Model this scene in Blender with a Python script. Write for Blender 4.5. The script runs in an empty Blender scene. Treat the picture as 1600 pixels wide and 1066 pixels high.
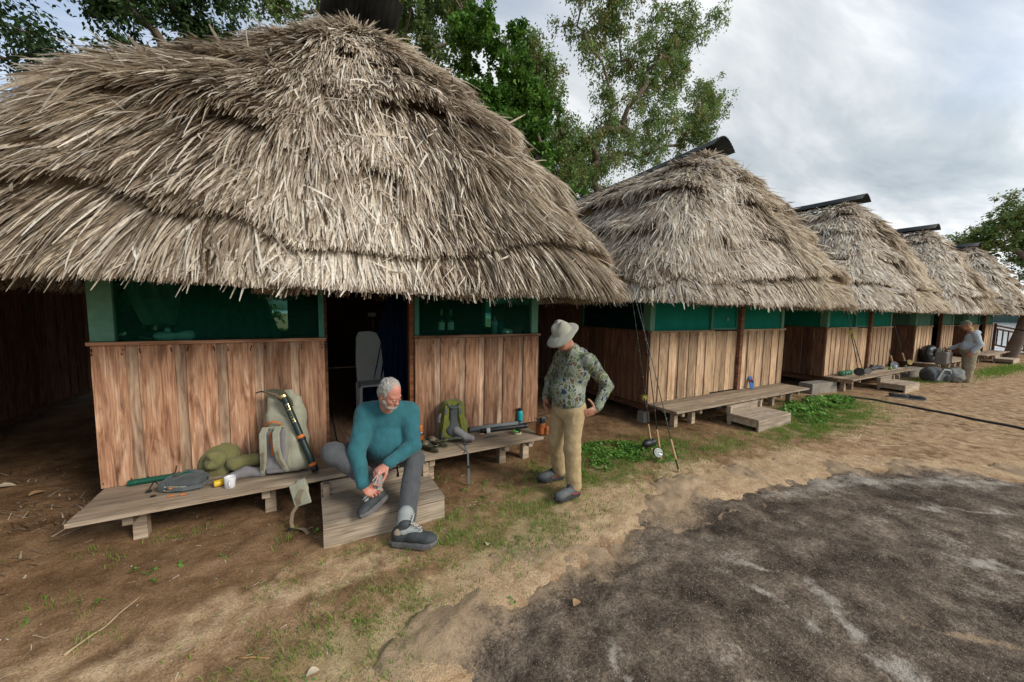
import bpy, math, random
import numpy as np
from mathutils import Vector, Matrix, Euler

random.seed(7)
rng = np.random.default_rng(11)
S = bpy.context.scene
COL = S.collection

# ------------------------------------------------------------------ camera
EYE = Vector((0, 0, 1.87))
RX = Vector((0.87522429, -0.48345295, 0.01599038))
UX = Vector((0.02672696, 0.08133936, 0.99632805))
FX = Vector((0.48297838, 0.87158313, -0.08411141))
cam_d = bpy.data.cameras.new('camera')
cam_d.sensor_width = 36
cam_d.lens = 573.389 / 1600 * 36
cam_d.clip_start = 0.05
cam_d.clip_end = 5000
cam = bpy.data.objects.new('camera', cam_d)
COL.objects.link(cam)
cam.matrix_world = Matrix(((RX.x, UX.x, -FX.x, EYE.x), (RX.y, UX.y, -FX.y, EYE.y), (RX.z, UX.z, -FX.z, EYE.z), (0, 0, 0, 1)))
S.camera = cam

# ------------------------------------------------------------------ light
SUN_EL, SUN_AZ = math.radians(31), math.radians(148)     # azimuth clockwise from +Y: over the water, to the right of the camera
W = bpy.data.worlds.new('World'); S.world = W; W.use_nodes = True
nt = W.node_tree; nt.nodes.clear()
def nn(nt, t, **kw):
    n = nt.nodes.new(t)
    for k, v in kw.items():
        if k in n.inputs: n.inputs[k].default_value = v
        else: setattr(n, k, v)
    return n
def ramp(nt, stops, fac=None, interp='LINEAR'):
    r = nt.nodes.new('ShaderNodeValToRGB'); e = r.color_ramp.elements
    r.color_ramp.interpolation = interp
    while len(e) > 1: e.remove(e[-1])
    e[0].position = stops[0][0]; c = stops[0][1]; e[0].color = (c[0], c[1], c[2], 1) if not isinstance(c, (int, float)) else (c, c, c, 1)
    for p, c in stops[1:]:
        x = e.new(p); x.color = (c[0], c[1], c[2], 1) if not isinstance(c, (int, float)) else (c, c, c, 1)
    if fac is not None: nt.links.new(fac, r.inputs[0])
    return r
def mth(nt, op, a, b=None, clamp=False):
    m = nt.nodes.new('ShaderNodeMath'); m.operation = op; m.use_clamp = clamp
    for i, x in enumerate((a, b)):
        if x is None: continue
        if isinstance(x, (int, float)): m.inputs[i].default_value = x
        else: nt.links.new(x, m.inputs[i])
    return m.outputs[0]
def mixc(nt, f, a, b, mode='MIX'):
    m = nt.nodes.new('ShaderNodeMix'); m.data_type = 'RGBA'; m.blend_type = mode
    for i, x in ((0, f), (6, a), (7, b)):
        if isinstance(x, (int, float)): m.inputs[i].default_value = x
        elif isinstance(x, (tuple, list)): m.inputs[i].default_value = (x[0], x[1], x[2], 1)
        else: nt.links.new(x, m.inputs[i])
    return m.outputs[2]
tc = nn(nt, 'ShaderNodeTexCoord'); sep = nn(nt, 'ShaderNodeSeparateXYZ'); nt.links.new(tc.outputs['Generated'], sep.inputs[0])
sky = nn(nt, 'ShaderNodeTexSky', sky_type='NISHITA', sun_disc=False, sun_elevation=SUN_EL, sun_rotation=SUN_AZ)
sky.dust_density = 2
zc = mth(nt, 'MAXIMUM', mth(nt, 'ADD', sep.outputs[2], 0.10), 0.06)
px = mth(nt, 'DIVIDE', sep.outputs[0], zc); py = mth(nt, 'DIVIDE', sep.outputs[1], zc)
cmb = nn(nt, 'ShaderNodeCombineXYZ'); nt.links.new(px, cmb.inputs[0]); nt.links.new(py, cmb.inputs[1])
mp = nn(nt, 'ShaderNodeMapping'); mp.inputs['Rotation'].default_value = (0, 0, math.radians(20)); mp.inputs['Scale'].default_value = (0.42, 1.15, 1)
nt.links.new(cmb.outputs[0], mp.inputs[0])
n1 = nn(nt, 'ShaderNodeTexNoise', Scale=1.35, Detail=9.0, Roughness=0.58, Distortion=0.35); nt.links.new(mp.outputs[0], n1.inputs['Vector'])
n2 = nn(nt, 'ShaderNodeTexNoise', Scale=0.5, Detail=3.0, Roughness=0.5); nt.links.new(mp.outputs[0], n2.inputs['Vector'])
cl = ramp(nt, [(0.32, (2.3, 2.65, 2.95)), (0.43, (3.1, 3.4, 3.65)), (0.52, (4.1, 4.3, 4.45)), (0.60, (5.4, 5.5, 5.55)), (0.70, (6.8, 6.8, 6.7))], n1.outputs[0])
# brighter low cloud towards the hidden sun over the river
dt = nn(nt, 'ShaderNodeVectorMath', operation='DOT_PRODUCT'); nt.links.new(tc.outputs['Generated'], dt.inputs[0])
dt.inputs[1].default_value = (0.92, -0.35, 0.15)
glow = ramp(nt, [(0.0, 0.92), (0.55, 0.90), (0.80, 1.0), (0.97, 1.22)], dt.outputs['Value'])
cl2 = mixc(nt, 1.0, cl.outputs[0], glow.outputs[0], 'MULTIPLY')
gap = ramp(nt, [(0.36, 0.35), (0.46, 1.0)], n2.outputs[0])
west = mth(nt, 'ADD', mth(nt, 'MULTIPLY', sep.outputs[0], -2.2), 0.25, True)      # thinner cloud to the west lets the blue through
cov = mth(nt, 'SUBTRACT', gap.outputs[0], mth(nt, 'MULTIPLY', west, 0.6), True)
fin = mixc(nt, cov, sky.outputs[0], cl2)
bg = nn(nt, 'ShaderNodeBackground', Strength=0.1); nt.links.new(fin, bg.inputs[0])
wo = nn(nt, 'ShaderNodeOutputWorld'); nt.links.new(bg.outputs[0], wo.inputs[0])

sun_d = bpy.data.lights.new('sun', 'SUN'); sun_d.energy = 1.3; sun_d.angle = math.radians(18); sun_d.color = (1.0, 0.95, 0.87)
sun = bpy.data.objects.new('sun', sun_d); COL.objects.link(sun)
sd = Vector((math.sin(SUN_AZ) * math.cos(SUN_EL), math.cos(SUN_AZ) * math.cos(SUN_EL), math.sin(SUN_EL)))
sun.rotation_euler = sd.to_track_quat('Z', 'Y').to_euler()
S.view_settings.view_transform = 'Standard'; S.view_settings.look = 'None'
S.view_settings.gamma = 1; S.view_settings.use_curve_mapping = False
S.view_settings.exposure = 1.05
S.cycles.max_bounces = 8; S.cycles.transparent_max_bounces = 24

# ------------------------------------------------------------------ helpers
def tag(o, label=None, cat=None, group=None, kind=None):
    if label: o['label'] = label
    if cat: o['category'] = cat
    if group: o['group'] = group
    if kind: o['kind'] = kind
    return o
def thing(name, label, cat, loc=(0, 0, 0), rz=0, group=None):
    o = bpy.data.objects.new(name, None); COL.objects.link(o); o.empty_display_size = 0.1
    o.location = loc; o.rotation_euler = (0, 0, rz)
    return tag(o, label, cat, group)
def link(name, me, mat=None, parent=None, M=None):
    o = bpy.data.objects.new(name, me); COL.objects.link(o)
    if mat is not None and len(me.materials) == 0: me.materials.append(mat)
    if parent: o.parent = parent
    if M is not None: o.matrix_local = M
    return o
def copy_tree(o, parent=None):
    c = o.copy(); COL.objects.link(c); c.parent = parent
    for ch in list(o.children): copy_tree(ch, c)
    return c
def rotm(x=0, y=0, z=0): return Euler((x, y, z)).to_matrix()
def T(x, y, z): return Matrix.Translation((x, y, z))
class MB:
    def __init__(s): s.v = []; s.f = []; s.mi = []; s.cur = 0
    def add(s, vs, fs):
        b = len(s.v); s.v += [tuple(p) for p in vs]; s.f += [tuple(i + b for i in f) for f in fs]; s.mi += [s.cur] * len(fs); return s
    def box(s, c, d, R=None, taper=1.0):
        c = Vector(c); vs = []
        for z in (-1, 1):
            k = taper if z > 0 else 1.0
            for x, y in ((-1, -1), (1, -1), (1, 1), (-1, 1)):
                p = Vector((x * d[0] / 2 * k, y * d[1] / 2 * k, z * d[2] / 2))
                if R is not None: p = R @ p
                vs.append(c + p)
        return s.add(vs, [(3, 2, 1, 0), (4, 5, 6, 7), (0, 1, 5, 4), (1, 2, 6, 5), (2, 3, 7, 6), (3, 0, 4, 7)])
    def tube(s, pts, rad, n=8, cap=True, flat=1.0, closed=False):
        pts = [Vector(p) for p in pts]; m = len(pts)
        if isinstance(rad, (int, float)): rad = [rad] * m
        t0 = (pts[1] - pts[0]).normalized()
        up = Vector((0, 0, 1)) if abs(t0.z) < 0.9 else Vector((0, 1, 0))
        a = t0.cross(up).normalized(); vs = []
        for i, p in enumerate(pts):
            t = (pts[min(i + 1, m - 1)] - pts[max(i - 1, 0)]).normalized()
            a = (a - t * a.dot(t)).normalized(); b = t.cross(a)
            for k in range(n):
                th = 2 * math.pi * k / n
                vs.append(p + (a * math.cos(th) + b * math.sin(th) * flat) * rad[i])
        fs = [(i * n + k, i * n + (k + 1) % n, (i + 1) * n + (k + 1) % n, (i + 1) * n + k) for i in range(m - 1) for k in range(n)]
        if cap: fs += [tuple(range(n))[::-1], tuple((m - 1) * n + k for k in range(n))]
        return s.add(vs, fs)
    def lathe(s, prof, n=20, M=None):
        vs = []; 
        for r, z in prof:
            for k in range(n):
                th = 2 * math.pi * k / n; p = Vector((r * math.cos(th), r * math.sin(th), z)); vs.append(M @ p if M is not None else p)
        m = len(prof)
        fs = [(i * n + k, i * n + (k + 1) % n, (i + 1) * n + (k + 1) % n, (i + 1) * n + k) for i in range(m - 1) for k in range(n)]
        if prof[0][0] > 1e-4: fs.append(tuple(range(n))[::-1])
        if prof[-1][0] > 1e-4: fs.append(tuple((m - 1) * n + k for k in range(n)))
        return s.add(vs, fs)
    def ribbon(s, pts, wdir, w, th=0.003):
        pts = [Vector(p) for p in pts]; m = len(pts); vs = []
        if not isinstance(w, (list, tuple)): w = [w] * m
        for i, p in enumerate(pts):
            t = (pts[min(i + 1, m - 1)] - pts[max(i - 1, 0)]).normalized()
            wd = Vector(wdir[i] if isinstance(wdir[0], (list, tuple)) else wdir)
            wd = (wd - t * wd.dot(t)).normalized(); nr = t.cross(wd)
            for a, b in ((-1, -1), (1, -1), (1, 1), (-1, 1)): vs.append(p + wd * (a * w[i] / 2) + nr * (b * th / 2))
        fs = [(i * 4 + k, i * 4 + (k + 1) % 4, (i + 1) * 4 + (k + 1) % 4, (i + 1) * 4 + k) for i in range(m - 1) for k in range(4)]
        fs += [(3, 2, 1, 0), tuple((m - 1) * 4 + k for k in range(4))]
        return s.add(vs, fs)
    def build(s, name, mat, parent=None, M=None, smooth=False, bevel=0, sub=0):
        me = bpy.data.meshes.new(name); me.from_pydata(s.v, [], s.f)
        for m_ in (mat if isinstance(mat, (list, tuple)) else [mat]): me.materials.append(m_)
        if any(s.mi): me.polygons.foreach_set('material_index', s.mi)
        if smooth: me.polygons.foreach_set('use_smooth', [True] * len(s.f))
        me.update()
        o = link(name, me, None, parent, M)
        if bevel: 
            b = o.modifiers.new('b', 'BEVEL'); b.width = bevel; b.segments = 2; b.limit_method = 'ANGLE'
        if sub:
            b = o.modifiers.new('s', 'SUBSURF'); b.levels = b.render_levels = sub
        return o
def np_mesh(name, V, F, smooth=False, attrs=None):
    """V (n,3), F (m,k) arrays -> mesh, fast"""
    me = bpy.data.meshes.new(name); V = np.asarray(V, np.float32); F = np.asarray(F, np.int32); k = F.shape[1]
    me.vertices.add(len(V)); me.vertices.foreach_set('co', V.ravel())
    me.loops.add(F.size); me.loops.foreach_set('vertex_index', F.ravel())
    me.polygons.add(len(F)); me.polygons.foreach_set('loop_start', np.arange(len(F), dtype=np.int32) * k)
    if smooth: me.polygons.foreach_set('use_smooth', np.ones(len(F), bool))
    for n_, (dom, a) in (attrs or {}).items():
        at = me.attributes.new(n_, 'FLOAT', dom); at.data.foreach_set('value', np.asarray(a, np.float32))
    me.update(calc_edges=True)
    return me
# value noise
_tab = rng.random((256, 256)).astype(np.float32)
def vn(x, y):
    x = np.asarray(x, np.float64); y = np.asarray(y, np.float64)
    xi = np.floor(x).astype(int); yi = np.floor(y).astype(int); fx = x - xi; fy = y - yi
    fx = fx * fx * (3 - 2 * fx); fy = fy * fy * (3 - 2 * fy)
    g = lambda a, b: _tab[a & 255, b & 255]
    return (g(xi, yi) * (1 - fx) + g(xi + 1, yi) * fx) * (1 - fy) + (g(xi, yi + 1) * (1 - fx) + g(xi + 1, yi + 1) * fx) * fy
def fbm(x, y, o=4, g=0.5):
    a = 1.0; s_ = 0; t = 0
    for i in range(o):
        s_ = s_ + a * vn(x * 2 ** i + 17.3 * i, y * 2 ** i + 9.1 * i); t += a; a *= g
    return s_ / t
def vn3(P, sc, seed=0):
    return (vn(P[:, 0] * sc + seed, P[:, 1] * sc + P[:, 2] * sc * .31) + vn(P[:, 1] * sc + 31 + seed, P[:, 2] * sc + 7) + vn(P[:, 2] * sc + 57, P[:, 0] * sc + 3 + seed)) / 3
def sstep(a, b, x):
    t = np.clip((x - a) / (b - a), 0, 1); return t * t * (3 - 2 * t)

# ------------------------------------------------------------------ materials
MATS = {}
def newmat(name, rough=0.8, spec=0.3):
    m = bpy.data.materials.new(name); m.use_nodes = True; nt = m.node_tree
    b = nt.nodes['Principled BSDF']; b.inputs['Roughness'].default_value = rough
    b.inputs['Specular IOR Level'].default_value = spec
    MATS[name] = m
    return m, nt, b
def coord(nt, kind='Object', scale=(1, 1, 1), rnd=False):
    t = nn(nt, 'ShaderNodeTexCoord'); mp = nn(nt, 'ShaderNodeMapping'); mp.inputs['Scale'].default_value = scale
    nt.links.new(t.outputs[kind], mp.inputs[0])
    if rnd:
        oi = nn(nt, 'ShaderNodeObjectInfo'); c = nn(nt, 'ShaderNodeCombineXYZ')
        for i, k in enumerate((37., 91., 53.)): nt.links.new(mth(nt, 'MULTIPLY', oi.outputs['Random'], k), c.inputs[i])
        nt.links.new(c.outputs[0], mp.inputs['Location'])
    return mp.outputs[0]
def noise(nt, vec, scale, detail=4, rough=0.55, dist=0):
    n = nn(nt, 'ShaderNodeTexNoise', Scale=scale, Detail=float(detail), Roughness=rough, Distortion=float(dist)); nt.links.new(vec, n.inputs['Vector']); return n.outputs[0]
def bump(nt, b, h, strength=0.3, dist=0.01):
    n = nn(nt, 'ShaderNodeBump', Strength=strength, Distance=dist); nt.links.new(h, n.inputs['Height']); nt.links.new(n.outputs[0], b.inputs['Normal'])
def plain(name, c, rough=0.6, spec=0.3, var=0.25, scale=30, bmp=0.15, metal=0):
    m, nt, b = newmat(name, rough, spec)
    v = coord(nt); n = noise(nt, v, scale, 4); n0 = noise(nt, v, scale * .15, 3)
    d = tuple(x * (1 - var) for x in c); l = tuple(min(1, x * (1 + var)) for x in c)
    r = ramp(nt, [(0.3, d), (0.7, l)], mth(nt, 'ADD', mth(nt, 'MULTIPLY', n, .5), mth(nt, 'MULTIPLY', n0, .5)))
    nt.links.new(r.outputs[0], b.inputs['Base Color']); b.inputs['Metallic'].default_value = metal
    if bmp: bump(nt, b, n, bmp, 0.004)
    return m
def cloth(name, c, var=0.18, weave=700, wrinkle=9):
    m, nt, b = newmat(name, 0.92, 0.15)
    v = coord(nt); n = noise(nt, v, 14, 5); w = noise(nt, v, weave, 1)
    d = tuple(x * (1 - var) for x in c); l = tuple(min(1, x * (1 + var)) for x in c)
    r = ramp(nt, [(0.3, d), (0.7, l)], n); nt.links.new(r.outputs[0], b.inputs['Base Color'])
    wr = noise(nt, coord(nt, scale=(1, 1, .55)), wrinkle, 2, .45, 1.6)
    rd = mth(nt, 'MULTIPLY', mth(nt, 'ABSOLUTE', mth(nt, 'SUBTRACT', wr, .5)), -2.6)
    bump(nt, b, mth(nt, 'ADD', mth(nt, 'ADD', rd, mth(nt, 'MULTIPLY', n, .35)), mth(nt, 'MULTIPLY', w, .05)), 0.32, 0.012)
    b.inputs['Sheen Weight'].default_value = 0.15
    return m
def wood(name, cols, long='X', stain=0.6, dark=(0.05, 0.025, 0.012), rough=0.82, fine=70):
    """weathered board: grain runs along local X"""
    m, nt, b = newmat(name, rough, 0.2)
    sc = (1, 9, 9)
    v = coord(nt, scale=sc, rnd=True)
    g = noise(nt, v, 2.2, 6, .6, 1.2)
    fg = noise(nt, coord(nt, scale=(1.5, fine, fine), rnd=True), 1.6, 4, .6, .3)
    st = noise(nt, coord(nt, scale=(1, 6, 6), rnd=True), 1.7, 5, .62, .8)
    base = ramp(nt, [(0.28, cols[0]), (0.5, cols[1]), (0.72, cols[2])], g)
    fgr = ramp(nt, [(0.3, 0.62), (0.6, 1.15)], fg)
    c1 = mixc(nt, 1.0, base.outputs[0], fgr.outputs[0], 'MULTIPLY')
    sr = ramp(nt, [(0.50, 0.0), (0.72, 1.0)], st)
    c2 = mixc(nt, mth(nt, 'MULTIPLY', sr.outputs[0], stain), c1, dark)
    oi = nn(nt, 'ShaderNodeObjectInfo')
    orr = ramp(nt, [(0, 0.62), (1, 1.28)], oi.outputs['Random'])
    c3 = mixc(nt, 1.0, c2, orr.outputs[0], 'MULTIPLY')
    # knots
    vv = nn(nt, 'ShaderNodeTexVoronoi', Scale=1.3); nt.links.new(coord(nt, scale=(1, 3.2, 3.2), rnd=True), vv.inputs['Vector'])
    kn = ramp(nt, [(0.03, 1.0), (0.10, 0.0)], vv.outputs['Distance'])
    c4 = mixc(nt, mth(nt, 'MULTIPLY', kn.outputs[0], .55), c3, dark)
    nt.links.new(c4, b.inputs['Base Color'])
    bump(nt, b, mth(nt, 'ADD', fg, mth(nt, 'MULTIPLY', g, .5)), 0.35, 0.004)
    return m
M_red = wood('weathered_red_boards', [(.20, .082, .042), (.43, .232, .135), (.58, .38, .25)], stain=.9, dark=(.075, .028, .014))
M_pale = wood('weathered_pale_boards', [(.30, .18, .095), (.52, .35, .21), (.66, .49, .32)], stain=.55, dark=(.12, .055, .03))
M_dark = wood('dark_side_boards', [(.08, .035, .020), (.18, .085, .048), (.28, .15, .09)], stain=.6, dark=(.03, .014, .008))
M_nail = plain('rusty_nail', (.03, .018, .012), .7, .2, .2, 60, 0)
M_gray = wood('grey_bench_boards', [(.25, .185, .125), (.42, .325, .23), (.55, .445, .33)], stain=.35, dark=(.12, .08, .05))
M_step = wood('bleached_step_boards', [(.24, .185, .13), (.40, .32, .235), (.53, .44, .34)], stain=.3, dark=(.14, .10, .07))
M_lath = wood('rough_bark_edge_lath', [(.22, .12, .07), (.48, .32, .21), (.64, .47, .33)], stain=.5, dark=(.08, .03, .015), fine=40)
M_post = wood('brown_door_post', [(.10, .035, .012), (.20, .075, .028), (.30, .13, .055)], stain=.4, rough=.6)
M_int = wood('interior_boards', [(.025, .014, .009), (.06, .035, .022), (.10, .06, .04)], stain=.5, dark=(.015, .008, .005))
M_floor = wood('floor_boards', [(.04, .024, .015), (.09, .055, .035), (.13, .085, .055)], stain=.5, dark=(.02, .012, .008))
M_green = plain('green_paint', (.045, .20, .145), .6, .3, .3, 25, .2)
M_greenl = plain('pale_green_paint', (.12, .29, .20), .7, .3, .25, 18, .2)
M_conc = plain('old_concrete', (.27, .24, .20), .95, .1, .35, 22, .6)
M_white = plain('white_plastic', (.62, .63, .60), .4, .4, .08, 10, .03)
M_black = plain('black_plastic', (.015, .016, .018), .45, .4, .3, 30, .05)
M_rubber = plain('black_rubber', (.035, .036, .038), .7, .3, .3, 60, .2)
M_orange = plain('orange_webbing', (.62, .17, .03), .6, .3, .2, 80, .1)
M_gold = plain('brass_cap', (.75, .58, .25), .28, .6, .15, 30, .03, 1)
M_cork = plain('cork_grip', (.50, .32, .17), .8, .2, .25, 90, .2)
M_metal = plain('brushed_metal', (.33, .36, .35), .35, .5, .15, 60, .05, 1)
def screen_mat(name, col, op):
    m, nt, b = newmat(name, .8, .1)
    v = coord(nt); n = noise(nt, v, 3, 4); fine = noise(nt, coord(nt, scale=(1, 1, .15)), 22, 3)
    r = ramp(nt, [(.3, tuple(x * .75 for x in col)), (.7, tuple(x * 1.2 for x in col))], mth(nt, 'ADD', mth(nt, 'MULTIPLY', n, .6), mth(nt, 'MULTIPLY', fine, .4)))
    nt.links.new(r.outputs[0], b.inputs['Base Color'])
    tr = nn(nt, 'ShaderNodeBsdfTransparent'); tr.inputs[0].default_value = (.62, .86, .78, 1)
    mx = nn(nt, 'ShaderNodeMixShader', Fac=op)
    nt.links.new(tr.outputs[0], mx.inputs[1]); nt.links.new(b.outputs[0], mx.inputs[2])
    nt.links.new(mx.outputs[0], nt.nodes['Material Output'].inputs[0])
    return m
M_scr1 = screen_mat('dark_green_insect_screen', (.012, .12, .085), .15)
M_scr2 = screen_mat('bright_green_insect_screen', (.014, .27, .19), .66)
M_scr3 = screen_mat('faded_green_insect_screen', (.14, .30, .23), .62)
def tone_mat(name, stops, rough=.8, detail=True, trans=0.0, spec=.15):
    m, nt, b = newmat(name, rough, spec)
    a = nn(nt, 'ShaderNodeAttribute', attribute_name='tone')
    r = ramp(nt, stops, a.outputs['Fac']); c = r.outputs[0]
    if detail:
        n = noise(nt, coord(nt), 45, 3); rr = ramp(nt, [(.3, .72), (.7, 1.2)], n); c = mixc(nt, 1.0, c, rr.outputs[0], 'MULTIPLY')
    nt.links.new(c, b.inputs['Base Color'])
    if trans:
        tl = nn(nt, 'ShaderNodeBsdfTranslucent'); nt.links.new(c, tl.inputs[0])
        mx = nn(nt, 'ShaderNodeMixShader', Fac=trans); nt.links.new(b.outputs[0], mx.inputs[1]); nt.links.new(tl.outputs[0], mx.inputs[2])
        nt.links.new(mx.outputs[0], nt.nodes['Material Output'].inputs[0])
    return m
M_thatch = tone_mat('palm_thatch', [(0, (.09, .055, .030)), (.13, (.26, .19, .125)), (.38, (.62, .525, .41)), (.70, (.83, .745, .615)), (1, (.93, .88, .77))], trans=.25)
M_leaf_g = tone_mat('broad_green_leaves', [(0, (.025, .075, .012)), (.5, (.085, .20, .03)), (1, (.21, .37, .06))], .55, False, .3, .3)
M_leaf_f = tone_mat('feathery_olive_leaves', [(0, (.06, .10, .03)), (.45, (.16, .25, .07)), (.7, (.27, .38, .13)), (.85, (.24, .22, .07)), (1, (.29, .23, .08))], .6, False, .3, .3)
M_leaf_d = tone_mat('dark_feathery_leaves', [(0, (.02, .045, .015)), (.5, (.05, .10, .03)), (1, (.11, .17, .05))], .6, False, .25, .3)
M_grass = tone_mat('grass_blades', [(0, (.09, .13, .025)), (.6, (.19, .32, .045)), (1, (.34, .40, .12))], .6, False, .3, .2)
M_weed = tone_mat('creeping_weed_leaves', [(0, (.05, .13, .02)), (.6, (.13, .30, .045)), (1, (.26, .45, .10))], .5, False, .3, .3)
M_bark = plain('grey_bark', (.17, .13, .10), .9, .1, .4, 12, .8)
M_pebble = tone_mat('pebbles_and_litter', [(0, (.09, .06, .04)), (.5, (.26, .19, .13)), (1, (.5, .42, .33))], .9)
# ------------------------------------------------------------------ terrain
RB_U = np.array([-4, -1.2, -.6, 0.0, .39, .8, 1.2, 1.7, 2.3, 2.77, 3.6, 4.6, 5.7, 6.6, 7.4, 9, 12, 17])
RB_V = np.array([-3, -.6, .5, 1.35, 1.715, 1.93, 2.10, 2.16, 2.25, 2.36, 2.32, 2.2, 1.98, 1.45, .75, .1, -1.2, -3])
def rock_edge(u): return np.interp(u, RB_U, RB_V)
def axis(a, lo, hi, b, st, g=1.12, mx=8):
    mid = list(np.arange(lo, hi, st)); L = []; x = lo; d = st
    while x > a: d = min(d * g, mx); x -= d; L.append(x)
    Rr = []; x = mid[-1]; d = st
    while x < b: d = min(d * g, mx); x += d; Rr.append(x)
    return np.array(L[::-1] + mid + Rr)
gu = axis(-70, -4, 9, 52, .03, 1.035, 5); gv = axis(-60, -.4, 5.2, 110, .03, 1.06, 6)
def ground_h(u, v):
    near = sstep(40, 20, np.hypot(u - 5, v))
    base = (fbm(u * .6, v * .6, 3) - .5) * .07 * near
    hut = sstep(3.2, 4.3, v) * sstep(60, 10, v)
    rut = (fbm(u * 2.2 + 4 + v * .8, v * 4.5, 4) - .5) * .055 * near
    fine = (fbm(u * 9, v * 9, 4) - .5) * .016 * near
    ed = v - rock_edge(u)
    dip = -.10 * sstep(.05, -.5, ed) * near
    bank = -.05 * sstep(.9, .2, ed) * sstep(-.3, .1, ed) * (u < 9)
    z = base * .5 + rut * (.4 + .6 * sstep(3.6, 2.4, v)) * (1 - .85 * sstep(2.5, 6, u)) + fine * (1 - .6 * sstep(5, 9, u)) + dip + bank * .4
    # left side slopes gently away under the neighbour's eave
    z = z + .10 * sstep(-.8, -2.6, u) * sstep(2.8, 5.0, v)
    far = sstep(34, 46, u)
    return z * (1 - far) - 2.2 * far
U_, V_ = np.meshgrid(gu, gv, indexing='ij')
Z_ = ground_h(U_, V_)
def grid_faces(nu, nv):
    i = np.arange(nu - 1)[:, None] * nv + np.arange(nv - 1)[None, :]
    return np.stack([i, i + nv, i + nv + 1, i + 1], -1).reshape(-1, 4)
uf, vf = U_.ravel(), V_.ravel()
ed = vf - rock_edge(uf)
sand = sstep(.75, .10, np.abs(ed - .12) + (fbm(uf * 1.5, vf * 1.5, 4) - .5) * .8)
sand = np.maximum(sand, sstep(4, 8, uf) * .45 * sstep(4, 3, vf))
sand = np.maximum(sand, .6 * sstep(.34, .05, np.abs(vf - (2.62 + .22 * (uf + .6) - .03 * np.sin(uf * 7)) + (fbm(uf * 3, vf * 3, 3) - .5) * .5)) * (uf < 1.0) * (uf > -1.6))
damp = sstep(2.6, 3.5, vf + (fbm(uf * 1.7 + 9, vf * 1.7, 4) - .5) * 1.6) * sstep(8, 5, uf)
GP = [(3.4, 3.45, .75, .38, 1), (4.1, 3.3, .9, .45, 1), (2.9, 3.15, .7, .35, 1), (4.9, 3.0, .8, .3, .7), (2.5, 3.3, .5, .4, .7), (7.2, 2.85, 1.4, .38, 1.2), (8.4, 3.0, 1.4, .55, 1.3), (9.6, 3.3, 1.1, .5, 1), (1.5, 2.55, .8, .35, .75), (1.9, 2.85, .6, .35, .8), (1.2, 3.0, .6, .3, .6),
      (5.6, 2.9, .7, .3, .4), (.05, 2.1, .6, .35, .7), (-.3, 2.0, .5, .3, .6), (.5, 2.3, .5, .3, .5), (1.1, 2.75, .5, .25, .7), (16.5, 3.4, 1.3, .25, .6), (21.5, 2.9, 3.0, .3, .8), (23, 2.7, 1, .3, .7), (2.0, 2.4, .3, .3, .3), (.4, 2.9, .5, .1, .4)]
def green_at(u, v):
    g = np.zeros_like(u)
    for a, b, ra, rb, w in GP: g = np.maximum(g, w * np.exp(-(((u - a) / ra) ** 2 + ((v - b) / rb) ** 2) * 1.2))
    return g * (.45 + .9 * fbm(u * 3.1, v * 3.1, 3))
gr = np.clip(green_at(uf, vf), 0, 1)
me = np_mesh('ground', np.stack([uf, vf, Z_.ravel()], 1), grid_faces(len(gu), len(gv)), True, {'sand': ('POINT', sand), 'damp': ('POINT', damp), 'green': ('POINT', gr)})
m, nt, b = newmat('trodden_dirt', .95, .1)
v = coord(nt)
big = noise(nt, v, 1.6, 6, .62, .6); mid = noise(nt, v, 7, 6, .65, .4); gran = noise(nt, v, 90, 3, .7); gran2 = noise(nt, v, 260, 2, .7)
A = lambda nm: nn(nt, 'ShaderNodeAttribute', attribute_name=nm).outputs['Fac']
dirt = ramp(nt, [(.36, (.135, .075, .036)), (.46, (.255, .155, .080)), (.55, (.37, .235, .128)), (.66, (.49, .335, .20))], mth(nt, 'ADD', mth(nt, 'MULTIPLY', big, .55), mth(nt, 'MULTIPLY', mid, .45)))
sandc = ramp(nt, [(.3, (.35, .225, .12)), (.7, (.60, .435, .265))], mid)
sm = ramp(nt, [(.35, 0), (.62, 1)], mth(nt, 'ADD', mth(nt, 'MULTIPLY', A('sand'), .75), mth(nt, 'MULTIPLY', mth(nt, 'SUBTRACT', mid, .35), .7)))
c = mixc(nt, sm.outputs[0], dirt.outputs[0], sandc.outputs[0])
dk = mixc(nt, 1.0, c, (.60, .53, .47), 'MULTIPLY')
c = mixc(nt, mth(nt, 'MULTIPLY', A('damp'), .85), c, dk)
gm = ramp(nt, [(.28, 0), (.8, .6)], mth(nt, 'MULTIPLY', A('green'), mth(nt, 'ADD', gran, .55)))
c = mixc(nt, gm.outputs[0], c, (.13, .15, .04))
gg = ramp(nt, [(.3, .55), (.5, 1.0), (.70, 1.45)], gran); c = mixc(nt, 1.0, c, gg.outputs[0], 'MULTIPLY')
g2 = ramp(nt, [(.60, 0), (.70, .6)], gran2); c = mixc(nt, g2.outputs[0], c, (.48, .40, .31))
nt.links.new(c, b.inputs['Base Color'])
bump(nt, b, mth(nt, 'ADD', mth(nt, 'ADD', mid, mth(nt, 'MULTIPLY', gran, .25)), mth(nt, 'MULTIPLY', gran2, .12)), .75, .03)
tag(link('ground', me, m), 'brown trodden dirt yard in front of the thatched huts', kind='structure')

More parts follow.
